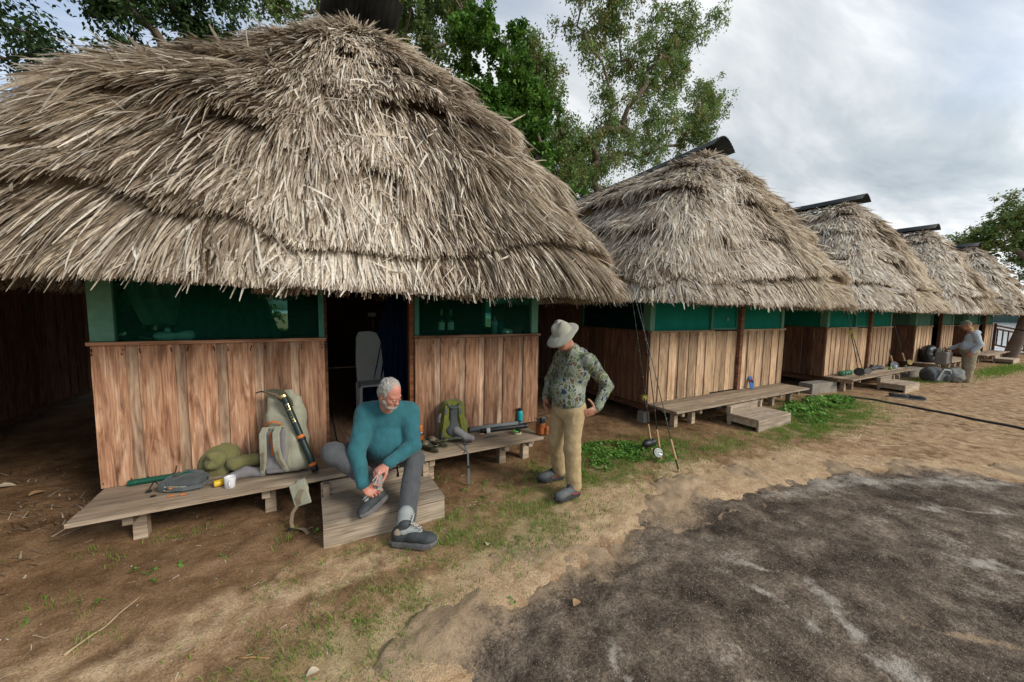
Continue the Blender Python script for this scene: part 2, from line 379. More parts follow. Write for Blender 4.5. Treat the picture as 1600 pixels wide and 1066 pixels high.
# bare rock slab
ru = axis(-5, -.6, 9.5, 18, .024, 1.05, .4); rv = axis(-14, -.4, 2.75, 2.76, .024, 1.06, .4)
Ur, Vr = np.meshgrid(ru, rv, indexing='ij'); e_ = rock_edge(Ur) - Vr
n_lo = fbm(Ur * .8 + 5, Vr * .8 + 2, 4); n_ed = fbm(Ur * 2.6 + 2, Vr * 2.6, 5, .6)
Zr = .055 * sstep(-.30, 1.5, e_) + (n_lo - .5) * .10 * sstep(0, 1, e_) + (n_ed - .5) * .20 * sstep(1.3, -.2, e_) - .030
# shallow ledges and a crack
led = np.floor((n_lo * 7 + Vr * .25)) ; Zr += .012 * (led - led.min()) * sstep(.2, 1.0, e_) * .5
fr = fbm(Ur * 30, Vr * 30, 3, .7); Zr += (fr - .5) * .016 + (fbm(Ur * 11, Vr * 11, 3) - .5) * .018
Zr = np.where(e_ < -.35, -.12, Zr)
light = .7 * sstep(.48, .85, fbm(Ur * 1.1 + 40, Vr * 2.0 + 3, 5, .6) + .10 * sstep(.45, .05, e_))
light *= .55
def seg_w(a, b_, c_, d_, w):
    du, dv = c_ - a, d_ - b_; t = np.clip(((Ur - a) * du + (Vr - b_) * dv) / (du * du + dv * dv), 0, 1)
    jx = (fbm(Ur * 5 + 3, Vr * 5, 3) - .5) * .25
    return np.exp(-((Ur - a - t * du + jx) ** 2 + (Vr - b_ - t * dv + jx) ** 2) / w ** 2)
for sg in [(2.57, 1.26, 2.52, .88, .055), (2.95, 1.06, 2.70, .74, .06), (1.37, 1.47, 1.37, 1.2, .05), (2.57, .64, 2.66, .46, .05), (2.75, 1.45, 2.85, 1.2, .04), (4.2, .65, 4.5, .30, .06), (5.0, 1.0, 5.6, .6, .06)]:
    light = np.maximum(light, seg_w(*sg) * (.35 + 1.0 * fbm(Ur * 9, Vr * 9, 3)))
for sg in [(5.0, 1.80, 6.9, .75, .22), (4.2, 1.95, 4.9, 1.75, .12)]:
    light = np.maximum(light, .85 * seg_w(*sg) * (.2 + 1.1 * fbm(Ur * 4, Vr * 6, 3)))
ledge = np.maximum.reduce([seg_w(3.12, .66, 3.33, .22, .05) * .9, seg_w(3.15, 1.95, 3.9, 1.82, .035), seg_w(2.6, 2.0, 3.1, 1.93, .03), seg_w(1.75, 1.85, 2.0, 1.7, .05) * .7])
me = np_mesh('rock_slab', np.stack([Ur.ravel(), Vr.ravel(), Zr.ravel()], 1), grid_faces(len(ru), len(rv)), True, {'lichen': ('POINT', light.ravel()), 'edge': ('POINT', np.maximum(sstep(.65, -.10, e_ + (fbm(Ur * 2, Vr * 2, 3) - .5) * .5), ledge).ravel())})
m, nt, b = newmat('weathered_rock', .93, .15)
v = coord(nt)
A = lambda nm: nn(nt, 'ShaderNodeAttribute', attribute_name=nm).outputs['Fac']
mid = noise(nt, v, 5, 7, .68, .3); gr1 = noise(nt, v, 48, 4, .8); gr2 = noise(nt, v, 120, 2, .8); lo = noise(nt, v, 1.3, 5, .6, .5)
r0 = ramp(nt, [(.38, (.052, .037, .026)), (.48, (.125, .093, .067)), (.55, (.215, .165, .12)), (.64, (.36, .285, .215))], mth(nt, 'ADD', mth(nt, 'MULTIPLY', mid, .5), mth(nt, 'MULTIPLY', lo, .5)))
gg = ramp(nt, [(.36, .50), (.5, .95), (.64, 1.55)], gr1); c = mixc(nt, 1.0, r0.outputs[0], gg.outputs[0], 'MULTIPLY')
sp = ramp(nt, [(.62, 0), (.66, .8)], gr2); c = mixc(nt, sp.outputs[0], c, (.50, .44, .36))
lm = ramp(nt, [(.54, 0), (.78, .80)], mth(nt, 'ADD', mth(nt, 'MULTIPLY', A('lichen'), .36), mth(nt, 'ADD', mth(nt, 'MULTIPLY', mid, .45), mth(nt, 'MULTIPLY', gr1, .42))))
lc = mixc(nt, gr1, (.36, .31, .25), (.74, .67, .57)); c = mixc(nt, lm.outputs[0], c, lc)
em = ramp(nt, [(.56, 0), (.76, .92)], mth(nt, 'ADD', mth(nt, 'MULTIPLY', A('edge'), .42), mth(nt, 'ADD', mth(nt, 'MULTIPLY', mid, .42), mth(nt, 'MULTIPLY', gr1, .32))))
c = mixc(nt, em.outputs[0], c, (.46, .33, .205))
nt.links.new(c, b.inputs['Base Color'])
bump(nt, b, mth(nt, 'ADD', mth(nt, 'ADD', mth(nt, 'MULTIPLY', gr1, .6), mid), mth(nt, 'MULTIPLY', gr2, .3)), .9, .025)
tag(link('rock_slab', me, m), 'dark speckled bedrock slab with pale lichen in the foreground', kind='structure')

# river, far shore
m, nt, b = newmat('river_water', .12, .5); b.inputs['Base Color'].default_value = (.10, .12, .12, 1)
bump(nt, b, noise(nt, coord(nt, scale=(.25, 1, 1)), 1.2, 4, .6), .25, .25)
wb = MB(); wb.add([(-1500, -1500, -1.3), (3000, -1500, -1.3), (3000, 3000, -1.3), (-1500, 3000, -1.3)], [(0, 1, 2, 3)])
tag(wb.build('river', m), 'pale river beyond the last hut', kind='structure')
hu = []; 
hb = MB(); prev = None
m, nt, b = newmat('far_forest', .95, .1); n = noise(nt, coord(nt), .06, 6, .65); r = ramp(nt, [(.3, (.03, .05, .04)), (.7, (.10, .13, .11))], n); nt.links.new(r.outputs[0], b.inputs['Base Color'])
ang = np.linspace(-30, 100, 120); vs = []; fs = []
for i, a in enumerate(ang):
    d = 420 + 40 * math.sin(a * .2); x, y = math.cos(math.radians(a)) * d, math.sin(math.radians(a)) * d
    h = 6 + 9 * fbm(np.array([a * .35]), np.array([2.]), 4)[0]; k = (d + 60) / d
    vs += [(x, y, -1.6), (x * 1.01, y * 1.01, h * .8), (x * k, y * k, h * 1.6), (x * k * 1.3, y * k * 1.3, -1.6)]
    if i: 
        for j in range(3): fs.append(((i - 1) * 4 + j, i * 4 + j, i * 4 + j + 1, (i - 1) * 4 + j + 1))
hb.add(vs, fs); tag(hb.build('far_shore', m, smooth=True), 'low wooded shore across the river', kind='structure')
def gz(u, v): return float(ground_h(np.array([float(u)]), np.array([float(v)]))[0])

# ------------------------------------------------------------------ boards
_pl = {}
def plank_mesh(L, Wd, Th, mat, rough=1.0, seed=0):
    key = (round(L, 2), round(Wd, 3), round(Th, 3), mat.name, rough, seed)
    if key in _pl: return _pl[key]
    r = random.Random(hash((key[0], key[1], seed, mat.name.__len__()))); n = 5; vs = []; fs = []
    for i in range(n + 1):
        x = -L / 2 + L * i / n; a = -Wd / 2 + r.uniform(0, .006) * rough; b_ = Wd / 2 - r.uniform(0, .006) * rough
        z = r.uniform(-.0012, .0012) * rough; e = 0.0 if 0 < i < n else 0.002
        if i in (0, n): a += .001; b_ -= .001
        vs += [(x, a, -Th / 2 + z), (x, b_, -Th / 2 + z), (x, b_, Th / 2 + z - e), (x, a, Th / 2 + z - e)]
    for i in range(n):
        for k in range(4): fs.append((i * 4 + k, (i + 1) * 4 + k, (i + 1) * 4 + (k + 1) % 4, i * 4 + (k + 1) % 4))
    fs += [(0, 1, 2, 3), (n * 4 + 3, n * 4 + 2, n * 4 + 1, n * 4)]
    fs = [f[::-1] for f in fs]
    me = bpy.data.meshes.new('plank'); me.from_pydata(vs, [], fs); me.materials.append(mat); me.update(); _pl[key] = me
    return me
# vertical boards: local X -> +Z, local Y -> +X (or +Y), local Z -> outward
def mat_axes(x, y, z, loc):
    return Matrix(((x[0], y[0], z[0], loc[0]), (x[1], y[1], z[1], loc[1]), (x[2], y[2], z[2], loc[2]), (0, 0, 0, 1)))
def wall_boards(parent, x0, x1, z0, z1, n, mat, side='front', y=0.0, lath=True, name='plank', lw=.07, R=random, org=(0, 0, 0), nails=None):
    OM = T(-org[0], -org[1], -org[2])
    """row of vertical boards from x0 to x1 with recessed laths showing between them"""
    ws = [R.uniform(.85, 1.15) for _ in range(n)]; gap = lw if lath else .006
    tot = (x1 - x0) - gap * (n - 1); k = tot / sum(ws); x = x0
    for i, w in enumerate(ws):
        w *= k; xc = x + w / 2; L = z1 - z0; zc = (z0 + z1) / 2; off = R.uniform(-.002, .003)
        me = plank_mesh(L, round(w, 2), .02, mat, 1.0, R.randrange(5))
        s_ = w / round(w, 2)
        def place(me, xc, off, sy=1.0, nm=name):
            if side == 'front': Mx = mat_axes((0, 0, 1), (sy, 0, 0), (0, -1, 0), (xc, y - .012 - off, zc))
            elif side == 'left': Mx = mat_axes((0, 0, 1), (0, -sy, 0), (-1, 0, 0), (y - .012 - off, xc, zc))
            else: Mx = mat_axes((0, 0, 1), (0, sy, 0), (1, 0, 0), (y + .012 + off, xc, zc))
            return link(nm, me, None, parent, OM @ Mx)
        place(me, xc, off, s_)
        if nails is not None:
            for xx_ in (xc - w * .42, xc + w * .42):
                for zz_ in (z1 - .035, z1 - .05 - R.random() * .02, z0 + .04): nails.box((xx_ + R.uniform(-.006, .006), y - .0235, zz_), (.007, .004, .007 + .022 * R.random()))
        if lath and i < n - 1:
            place(plank_mesh(L, .07, .014, M_lath, 1.8, R.randrange(5)), x + w + gap / 2, -.013, (gap + .03) / .07, 'batten')
        x += w + gap
    return parent
def part_box(name, c, d, mat, parent, bevel=.003, R=None, taper=1.0):
    b_ = MB(); b_.box((0, 0, 0), d, R, taper); return b_.build(name, mat, parent, T(*c), bevel=bevel)

# ------------------------------------------------------------------ thatch
HX, YF, YB, RC = 3.06, -.93, 6.9, .75
def eave_poly():
    p = []
    def seg(a, b_, n): 
        for i in range(n): t = i / n; p.append((a[0] + (b_[0] - a[0]) * t, a[1] + (b_[1] - a[1]) * t))
    def arc(cx, cy, a0, a1, n):
        for i in range(n): a = a0 + (a1 - a0) * i / n; p.append((cx + RC * math.cos(a), cy + RC * math.sin(a)))
    seg((0, YB), (-HX + RC, YB), 60); arc(-HX + RC, YB - RC, math.pi / 2, math.pi, 24)
    seg((-HX, YB - RC), (-HX, YF + RC), 180); arc(-HX + RC, YF + RC, math.pi, 1.5 * math.pi, 24)
    seg((-HX + RC, YF), (HX - RC, YF), 150); arc(HX - RC, YF + RC, 1.5 * math.pi, 2 * math.pi, 24)
    seg((HX, YF + RC), (HX, YB - RC), 180); arc(HX - RC, YB - RC, 0, math.pi / 2, 24)
    seg((HX - RC, YB), (0, YB), 60); p.append((0, YB)); return np.array(p)
EP = eave_poly()
EL = np.concatenate([[0], np.cumsum(np.hypot(*np.diff(EP, axis=0).T))]); PER = EL[-1]
RY0, RY1, ZE, ZH = .62, 5.4, 2.17, 2.80
LFC = float(EL[np.argmin(np.hypot(EP[:, 0] + HX, EP[:, 1] - YF))])
def roof_pt(l, s, seed=0.0, lip=1.0, amp=1.0):
    x = np.interp(l, EL, EP[:, 0]); y = np.interp(l, EL, EP[:, 1])
    ry = np.clip(y, RY0, RY1)
    s1 = np.clip(s, -.2, 1)
    px_ = x * (1 - s1) * (1 + .10 * s1 * s1); py_ = y + (ry - y) * s1
    z = ZE + ZH * (np.where(s1 > 0, 1 - (1 - np.maximum(s1, 0)) ** 1.55, s1 * 1.2))
    # bulge normal
    nx, ny = x - 0, y - ry; ln = np.hypot(nx, ny) + 1e-6; nx /= ln; ny /= ln
    slope = np.stack([nx * .8, ny * .8, np.full_like(nx, .6)], -1)
    bl = ((fbm(l * .55 + seed, s * 2.6 + seed, 3) - .5) * .17 + (fbm(l * 1.9 + seed, s * 8, 3) - .5) * .07) * amp * sstep(1.0, .5, s)
    ph = s * 5.0 + .75 * fbm(l * .45 + seed * 3, s * 1.2 + 5 + seed, 3) + .22 * fbm(l * 2.3 + seed, s * 2, 2) + .05
    fr = ph - np.floor(ph); a = np.clip(fbm(l * .8 + seed * 7, np.floor(ph) * 3.7, 2) - .25, 0, 1) * .43 * lip * sstep(1.0, .55, s)
    a = np.where(np.floor(ph) <= 1, np.maximum(a, .08 * lip), a)
    d = bl + a * (1 - fr) ** 2.0
    if seed == 3.7: d = d * (1 - .75 * np.exp(-((l - LFC) / 1.1) ** 2)) + np.exp(-((l - LFC) / 1.3) ** 2) * (.05 * sstep(.02, .2, s) * sstep(.5, .3, s) - .13 * sstep(.3, .6, s))
    d = d * sstep(1.0, .7, s)
    return np.stack([px_, py_, z], -1) + slope * d[..., None], slope, fr
def roof(parent, nblades, weights, seed, wscale=1.0, name='thatch'):
    L = np.linspace(0, PER, 260); Sg = np.linspace(-.0, 1, 34)
    Lg, Sgg = np.meshgrid(L, Sg, indexing='ij'); P, N, _ = roof_pt(Lg.ravel(), Sgg.ravel(), seed)
    P = P - N * .07; P[:, 2] -= .02
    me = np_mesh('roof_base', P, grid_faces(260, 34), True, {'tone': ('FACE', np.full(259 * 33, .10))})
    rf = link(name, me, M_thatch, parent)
    tag(rf, kind=None)
    # blades
    xs = np.interp(L, EL, EP[:, 0]); ys = np.interp(L, EL, EP[:, 1])
    w = weights(xs, ys); cw = np.cumsum(w); cw /= cw[-1]
    n = nblades
    l = np.interp(rng.random(n), cw, L) + rng.normal(0, .03, n); l = np.clip(l, 0, PER)
    s = 1 - (1 - rng.random(n)) ** .62 * 1.0
    s = s * 1.02 - .0
    # extra density at the eave and at the crest
    k1 = int(n * .12); s[:k1] = rng.random(k1) * .11 - .02
    k2 = int(n * .03); s[k1:k1 + k2] = .9 + rng.random(k2) * .1
    P0, N0, fr = roof_pt(l, s, seed)
    P1, _, _ = roof_pt(l, s - .04, seed, 0.25)
    P0s, _, _ = roof_pt(l, s, seed, .25)
    d = P1 - P0s; d /= np.linalg.norm(d, axis=1)[:, None] + 1e-9
    eav = sstep(.10, -.02, s)[:, None]
    d = d * (1 - .55 * eav) + np.array([0, 0, -1.0]) * .55 * eav; d /= np.linalg.norm(d, axis=1)[:, None]
    side = np.cross(d, N0); side /= np.linalg.norm(side, axis=1)[:, None]
    nor = np.cross(side, d)
    comb = (fbm(l * 1.4 + seed * 5, s * 6, 2) - .5) * .7 + (fbm(l * 6 + seed * 5, s * 18, 2) - .5) * .55
    jit = comb + rng.normal(0, .15, n); out = rng.random(n) < .05; jit[out] += rng.normal(0, .6, out.sum())
    ln = rng.uniform(.24, .56, n) * np.where(rng.random(n) < .08, 1.4, 1) * (.75 + .35 * (1 - s))
    sh_ = fbm(l * 1.1 + seed, s * 5, 2) > .47; ln = np.where(sh_ | (s < .22), np.minimum(ln, np.maximum(fr, 0) * .80 + .09 + rng.random(n) * .10), ln)
    zlow = 1.975 + .05 * rng.random(n) - np.where(rng.random(n) < .03, rng.random(n) * .10, 0) + (fbm(l * 1.3 + seed, l * 0 + 4, 3) - .5) * .09
    room = np.maximum(P0[:, 2] - zlow, .05) / np.maximum(-d[:, 2], .3)
    ln = np.where(s < .16, np.minimum(np.maximum(ln, .18), room), ln)
    wd = rng.uniform(.0035, .0105, n) * wscale * np.where(rng.random(n) < .06, 2.0, 1)
    cj, sj = np.cos(jit)[:, None], np.sin(jit)[:, None]; d2 = d * cj + side * sj; s2 = side * cj - d * sj
    roll = rng.normal(0, .34, n); cr, sr = np.cos(roll)[:, None], np.sin(roll)[:, None]; wv = s2 * cr + nor * sr
    lift = np.abs(rng.normal(.0, .028, n)) + .002; lift = np.where(rng.random(n) < .04, lift + rng.uniform(.02, .08, n), lift)
    lift = lift + .05 * (1 - fr) ** 3 * (s > .1)
    curl = rng.normal(0, .020, n); sag = rng.uniform(-.02, .06, n) * ln * 2 * (s > .16)
    t = np.array([0, .38, .72, 1.0]); wt = np.array([.6, 1.0, .8, .3])
    V = np.zeros((n, 4, 2, 3), np.float32)
    for i in range(4):
        c = P0 + d2 * (ln * t[i])[:, None] + nor * (-.035 + (lift + .035) * (1 - (1 - t[i]) ** 1.6) )[:, None] + s2 * (curl * t[i] ** 2)[:, None]
        c[:, 2] -= sag * t[i] ** 2
        V[:, i, 0] = c - wv * (wd * wt[i])[:, None]; V[:, i, 1] = c + wv * (wd * wt[i])[:, None]
    base = np.arange(n)[:, None] * 8
    F = np.concatenate([base + np.array([[0, 1, 3, 2]]) + 2 * i for i in range(3)], 1).reshape(-1, 4)
    patch = fbm(l * .8 + seed, s * 4 + 3, 3)
    tone = np.clip(.56 + (patch - .5) * .8 + rng.normal(0, .25, n), .0, 1) ** 1.0
    tone = np.where(rng.random(n) < .09, tone * .3, tone)
    me = np_mesh('thatch_blades', V.reshape(-1, 3), F, False, {'tone': ('FACE', np.repeat(tone, 3))})
    tag(link('thatch_fronds', me, M_thatch, rf), kind='stuff')
    # fringe of cut stems under the eave
    n = int(nblades * .12); l = np.interp(rng.random(n), cw, L); x = np.interp(l, EL, EP[:, 0]); y = np.interp(l, EL, EP[:, 1])
    ry = np.clip(y, RY0, RY1); nx, ny = x, y - ry; q = np.hypot(nx, ny); nx /= q; ny /= q
    ins = rng.random(n) * .34; top = 2.22 + rng.random(n) * .05; bot = 2.015 - .02 * rng.random(n) + .10 * ins + (fbm(l * 1.5 + seed, l * 0 + 2, 3) - .5) * .05 - np.where(rng.random(n) < .06, rng.random(n) * .07, 0)
    cx, cy = x - nx * ins, y - ny * ins; th = rng.random(n) * 3.14; wd = rng.uniform(.005, .013, n) * wscale
    dx = nx * .05 + rng.normal(0, .015, n); dy = ny * .05 + rng.normal(0, .015, n)
    wx, wy = np.cos(th) * wd, np.sin(th) * wd
    V = np.stack([np.stack([cx - dx - wx, cy - dy - wy, top], 1), np.stack([cx - dx + wx, cy - dy + wy, top], 1), np.stack([cx + dx + wx * .8, cy + dy + wy * .8, bot], 1), np.stack([cx + dx - wx * .8, cy + dy - wy * .8, bot], 1)], 1)
    F = np.arange(n * 4).reshape(-1, 4)
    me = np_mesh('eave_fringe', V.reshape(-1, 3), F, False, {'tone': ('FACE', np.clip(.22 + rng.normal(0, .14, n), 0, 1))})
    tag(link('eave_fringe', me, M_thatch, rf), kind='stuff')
    return rf
def crest(parent, n, seed):
    """long loose fronds poking out from under the metal cap"""
    a = rng.uniform(-2.9, -.25, n); r0 = rng.random(n) * .12
    base = np.stack([np.cos(a) * r0, .62 + np.sin(a) * r0, 4.90 + rng.random(n) * .08 - 0 * r0], 1)
    y_side = rng.random(n) < .35; base[y_side, 1] += rng.random(y_side.sum()) * 4.5
    d = np.stack([np.cos(a), np.sin(a) * np.where(y_side, .1, 1), -.95 + rng.normal(0, .28, n)], 1); d /= np.linalg.norm(d, axis=1)[:, None]
    ln = rng.uniform(.25, .65, n); wd = rng.uniform(.003, .009, n); th = rng.normal(0, .7, n)
    sd_ = np.cross(d, [0, 0, 1.]); sd_ /= np.linalg.norm(sd_, axis=1)[:, None]; up = np.cross(sd_, d)
    wv = sd_ * np.cos(th)[:, None] + up * np.sin(th)[:, None]; cu = rng.normal(0, .10, n)
    V = np.zeros((n, 4, 2, 3), np.float32); t = [0, .35, .7, 1]; wt = [.8, 1, .7, .1]
    for i in range(4):
        c = base + d * (ln * t[i])[:, None] + sd_ * (cu * t[i] ** 2)[:, None]; c[:, 2] += .015 * math.sin(t[i] * 2.4) - (ln * .55) * t[i] ** 2
        V[:, i, 0] = c - wv * (wd * wt[i])[:, None]; V[:, i, 1] = c + wv * (wd * wt[i])[:, None]
    F = np.concatenate([np.arange(n)[:, None] * 8 + np.array([[0, 1, 3, 2]]) + 2 * i for i in range(3)], 1).reshape(-1, 4)
    me = np_mesh('crest', V.reshape(-1, 3), F, False, {'tone': ('FACE', np.repeat(np.clip(rng.normal(.5, .25, n), 0, 1), 3))})
    tag(link('crest_fronds', me, M_thatch, parent), kind='stuff')
m, nt, b = newmat('dark_corrugated_iron', .55, .4)
n_ = noise(nt, coord(nt, scale=(1, .3, 1)), 6, 5); r = ramp(nt, [(.3, (.020, .023, .023)), (.6, (.055, .062, .062)), (.8, (.10, .095, .085))], n_); nt.links.new(r.outputs[0], b.inputs['Base Color']); b.inputs['Metallic'].default_value = .5
M_iron = m
def ridge_cap(parent, y0=.10, y1=5.9, tilt=.05, hw=.40, top=5.30, rise=0.0):
    ns = 3
    for k in range(ns):
        a, b_ = y0 + (y1 - y0) * k / ns - (.1 if k else 0), y0 + (y1 - y0) * (k + 1) / ns
        vs = []; nx = 57; rows = 4
        for i in range(rows):
            y = a + (b_ - a) * i / (rows - 1); f = (y - y0) / (y1 - y0)
            zt = top - .08 * math.sin(f * 3.14) + tilt * (1 - f) + rise * f + .012 * (ns - k)
            for j in range(nx):
                x = -hw + 2 * hw * j / (nx - 1)
                z = zt - .50 * (math.hypot(x, .10) - .10) * (1 + abs(x) * 1.9) + .010 * math.cos(j / (nx - 1) * 2 * math.pi * 14)
                vs.append((x + .003 * k, y, z))
        fs = [(i * nx + j, i * nx + j + 1, (i + 1) * nx + j + 1, (i + 1) * nx + j) for i in range(rows - 1) for j in range(nx - 1)]
        mb = MB(); mb.add(vs, fs); o = mb.build('ridge_sheet', M_iron, parent, smooth=True); sm_ = o.modifiers.new('t', 'SOLIDIFY'); sm_.thickness = .003

# ------------------------------------------------------------------ huts
FZ, SZ, TOPZ = .35, 1.56, 2.35
def hut(cx, label, wood_f, wood_s, scr, idx, door='open', nb=30000, weights=None, ws=1.0, bench=(-2.13, 2.08), nplank=(6, 4, 6), step=(-.54, .43), side_screen=(0.15, 1.75), lath=True, ground=0):
    R = random.Random(idx * 13 + 5)
    H = thing('thatched_hut', label, 'hut', (cx, 4.185, 0), 0, 'thatched huts in a row along the yard')
    xl, xr, dl, dr, pr_ = -2.13, 2.13, -.46, .38, .45
    # front lower walls
    for (a, b_, n) in ((xl, dl, nplank[0]), (pr_, xr, nplank[2])):
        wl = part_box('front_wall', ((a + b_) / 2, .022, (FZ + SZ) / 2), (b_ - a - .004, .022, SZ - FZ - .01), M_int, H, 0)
        nl = MB() if 0 < idx < 3 else None
        wall_boards(wl, a, b_, FZ - .0, SZ - .032, n, wood_f, 'front', 0, lath, R=R, org=((a + b_) / 2, .022, (FZ + SZ) / 2), nails=nl)
        if nl: tag(nl.build('nail_heads', M_nail, H), kind='stuff')
        part_box('sill', ((a + b_) / 2, -.012, SZ - .014), (b_ - a + .02, .075, .030), wood_f, H)
    if door != 'open':
        dw = part_box('door', ((dl + dr) / 2 + .0, .03, (FZ + SZ) / 2 + .01), (dr - dl - .02, .02, SZ - FZ - .03), M_int, H, 0)
        dorg = ((dl + dr) / 2, .03, (FZ + SZ) / 2 + .01); Rloc = T(-dorg[0], -dorg[1], -dorg[2])
        wall_boards(dw, dl + .01, dr - .01, FZ + .02, SZ - .03, nplank[1], wood_f, 'front', .02, False, R=R, org=dorg)
        sc = part_box('screen_pane', ((dl + dr) / 2, .03, (SZ + TOPZ) / 2), (dr - dl - .05, .002, TOPZ - SZ), scr, dw, 0); sc.matrix_local = Rloc @ T((dl + dr) / 2, .03, (SZ + TOPZ) / 2)
        for x in (dl + .025, dr - .025):
            f_ = part_box('screen_frame', (0, 0, 0), (.045, .03, TOPZ - SZ), M_green, dw); f_.matrix_local = Rloc @ T(x, .02, (SZ + TOPZ) / 2)
        f_ = part_box('screen_frame', (0, 0, 0), (dr - dl - .10, .03, .035), M_green, dw); f_.matrix_local = Rloc @ T((dl + dr) / 2, .02, SZ + .017)
    # screens in front with posts
    for (a, b_) in ((xl, dl), (pr_, xr)):
        w_ = part_box('window_screen', ((a + b_) / 2, .03, (SZ + TOPZ) / 2), (b_ - a - .06, .002, TOPZ - SZ), scr, H, 0)
    cpw = .145 if idx < 2 else .11
    part_box('corner_post', (xl + cpw / 2, .03, (SZ + TOPZ) / 2 + .004), (cpw, .07, TOPZ - SZ), M_greenl, H)
    part_box('corner_post', (xr - .06, .03, (SZ + TOPZ) / 2 + .004), (.10, .07, TOPZ - SZ), M_greenl, H)
    part_box('window_post', (dl - .025, .018, (SZ + TOPZ) / 2 + .004), (.05, .07, TOPZ - SZ), M_green, H)
    part_box('window_post', (pr_ + .03, .018, (SZ + TOPZ) / 2 + .004), (.05, .07, TOPZ - SZ), M_green, H)
    part_box('door_post', ((dr + pr_) / 2 + .01, .05 if idx == 1 else -.02, (FZ + TOPZ) / 2), (.055 if idx == 1 else .10, .09, TOPZ - FZ), M_post if idx == 1 else M_dark, H)
    part_box('door_post', (dl + .012, .09, (FZ + TOPZ) / 2), (.03, .07, TOPZ - FZ), M_dark, H)
    # side walls
    for sgn, sd_ in ((-1, 'left'), (1, 'right')):
        xw = sgn * (2.13 - .022)
        vis = sd_ == 'left' and idx > 1 or idx == 0 and sd_ == 'right'
        if idx == 0:
            wl = part_box('side_wall', (xw, 3.0, (FZ + 2.6) / 2), (.02, 5.9, 2.6 - FZ), M_int, H, 0)
            if vis:
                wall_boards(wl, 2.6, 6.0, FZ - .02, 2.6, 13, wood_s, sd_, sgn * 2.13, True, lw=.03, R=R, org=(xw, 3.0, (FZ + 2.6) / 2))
            continue
        y0, y1 = .04, side_screen[1]
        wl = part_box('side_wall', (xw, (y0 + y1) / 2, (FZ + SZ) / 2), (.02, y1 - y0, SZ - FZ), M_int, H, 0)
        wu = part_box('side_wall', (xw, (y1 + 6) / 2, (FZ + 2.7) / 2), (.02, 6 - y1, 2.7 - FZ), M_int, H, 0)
        if vis:
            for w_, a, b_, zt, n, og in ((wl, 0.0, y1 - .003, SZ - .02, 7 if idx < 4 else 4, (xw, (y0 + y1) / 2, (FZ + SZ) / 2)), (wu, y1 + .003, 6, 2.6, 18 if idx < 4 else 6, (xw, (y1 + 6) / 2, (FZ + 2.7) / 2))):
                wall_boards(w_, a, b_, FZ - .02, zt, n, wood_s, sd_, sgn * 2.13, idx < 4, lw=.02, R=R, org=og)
        part_box('window_screen', (xw, (y0 + y1) / 2 + .03, (SZ + TOPZ) / 2), (.002, y1 - y0 - .06, TOPZ - SZ), scr if idx != 2 else M_scr1, H, 0)
        part_box('sill', (sgn * 2.12, (y0 + y1) / 2, SZ - .006), (.06, y1 - y0, .03), wood_s, H)
        part_box('corner_post', (sgn * 2.10, .11, (SZ + TOPZ) / 2 + .01), (.05, .085, TOPZ - SZ), M_greenl if vis else M_green, H)
        part_box('window_post', (sgn * 2.10, y1 - .03, (SZ + TOPZ) / 2 + .01), (.05, .05, TOPZ - SZ), M_green, H)
    # back wall, with a window in it; floor; sub frame
    bw = MB(); 
    if idx == 1:
        bw.box((-1.98, 6, 1.5), (.30, .03, 2.3)); bw.box((.55, 6, 1.5), (3.16, .03, 2.3)); bw.box((-1.43, 6, .82), (.80, .03, .94)); bw.box((-1.43, 6, 2.45), (.80, .03, .4))
    elif idx in (4, 5): bw.box((0, 6, .9), (4.24, .03, 1.2)); bw.box((0, 6, 2.5), (4.24, .03, .4))
    else: bw.box((0, 6, 1.5), (4.24, .03, 2.3))
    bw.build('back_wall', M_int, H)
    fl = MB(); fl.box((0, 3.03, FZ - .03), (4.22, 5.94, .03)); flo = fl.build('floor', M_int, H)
    if idx in (1,):
        for k in range(12):
            x = -1.95 + k * .355
            link('plank', plank_mesh(5.9, .34, .012, M_floor, 1.0, k % 5), None, flo, mat_axes((0, 1, 0), (-1, 0, 0), (0, 0, 1), (x, 3.03, FZ - .008)))
    fr_ = MB()
    for x in (-1.95, 0, 1.95): fr_.box((x, 3.0, .245), (.09, 6.0, .13))
    fr_.build('floor_beam', M_dark, H)
    for x in (-2.05, 0, 2.05):
        for y in (.12, 3, 5.8):
            part_box('stilt', (x, y, .08), (.16, .16, .20 + .02), M_conc if y < 1 else M_dark, H, .006, taper=.85)
    # bench shelf along the front
    if bench:
        bo = MB(); bo.box(((bench[0] + bench[1]) / 2, -.30, FZ - .065), (bench[1] - bench[0] - .12, .05, .05)); be = bo.build('bench', M_gray, H)
        wds = [.19, .185, .20]; y = -.001
        for k, w_ in enumerate(wds):
            L = bench[1] - bench[0] - .01 * k + (.02 if k == 2 else 0)
            link('plank', plank_mesh(L, w_, .034, M_gray, .9, k), None, be, mat_axes((1, 0, 0), (0, 1, 0), (0, 0, 1), ((bench[0] + bench[1]) / 2, y - w_ / 2 - .004, FZ - .019)))
            y -= w_ + .006
        xs_ = [bench[0] + .28, bench[0] + 1.15, bench[1] - 1.35, bench[1] - .45, bench[1] - .12] if idx < 2 else [bench[0] + .3, bench[0] + .75, bench[1] - 1.6, bench[1] - .9, bench[1] - .2]
        for x in xs_:
            b2 = MB(); b2.box((x, -.24, FZ - .09), (.06, .50, .105)); b2.build('bracket', M_gray, be, bevel=.003)
            b2 = MB(); b2.box((x + .02, -.30, .10), (.09, .09, .32), taper=.9); b2.build('leg', M_gray, be, bevel=.004)
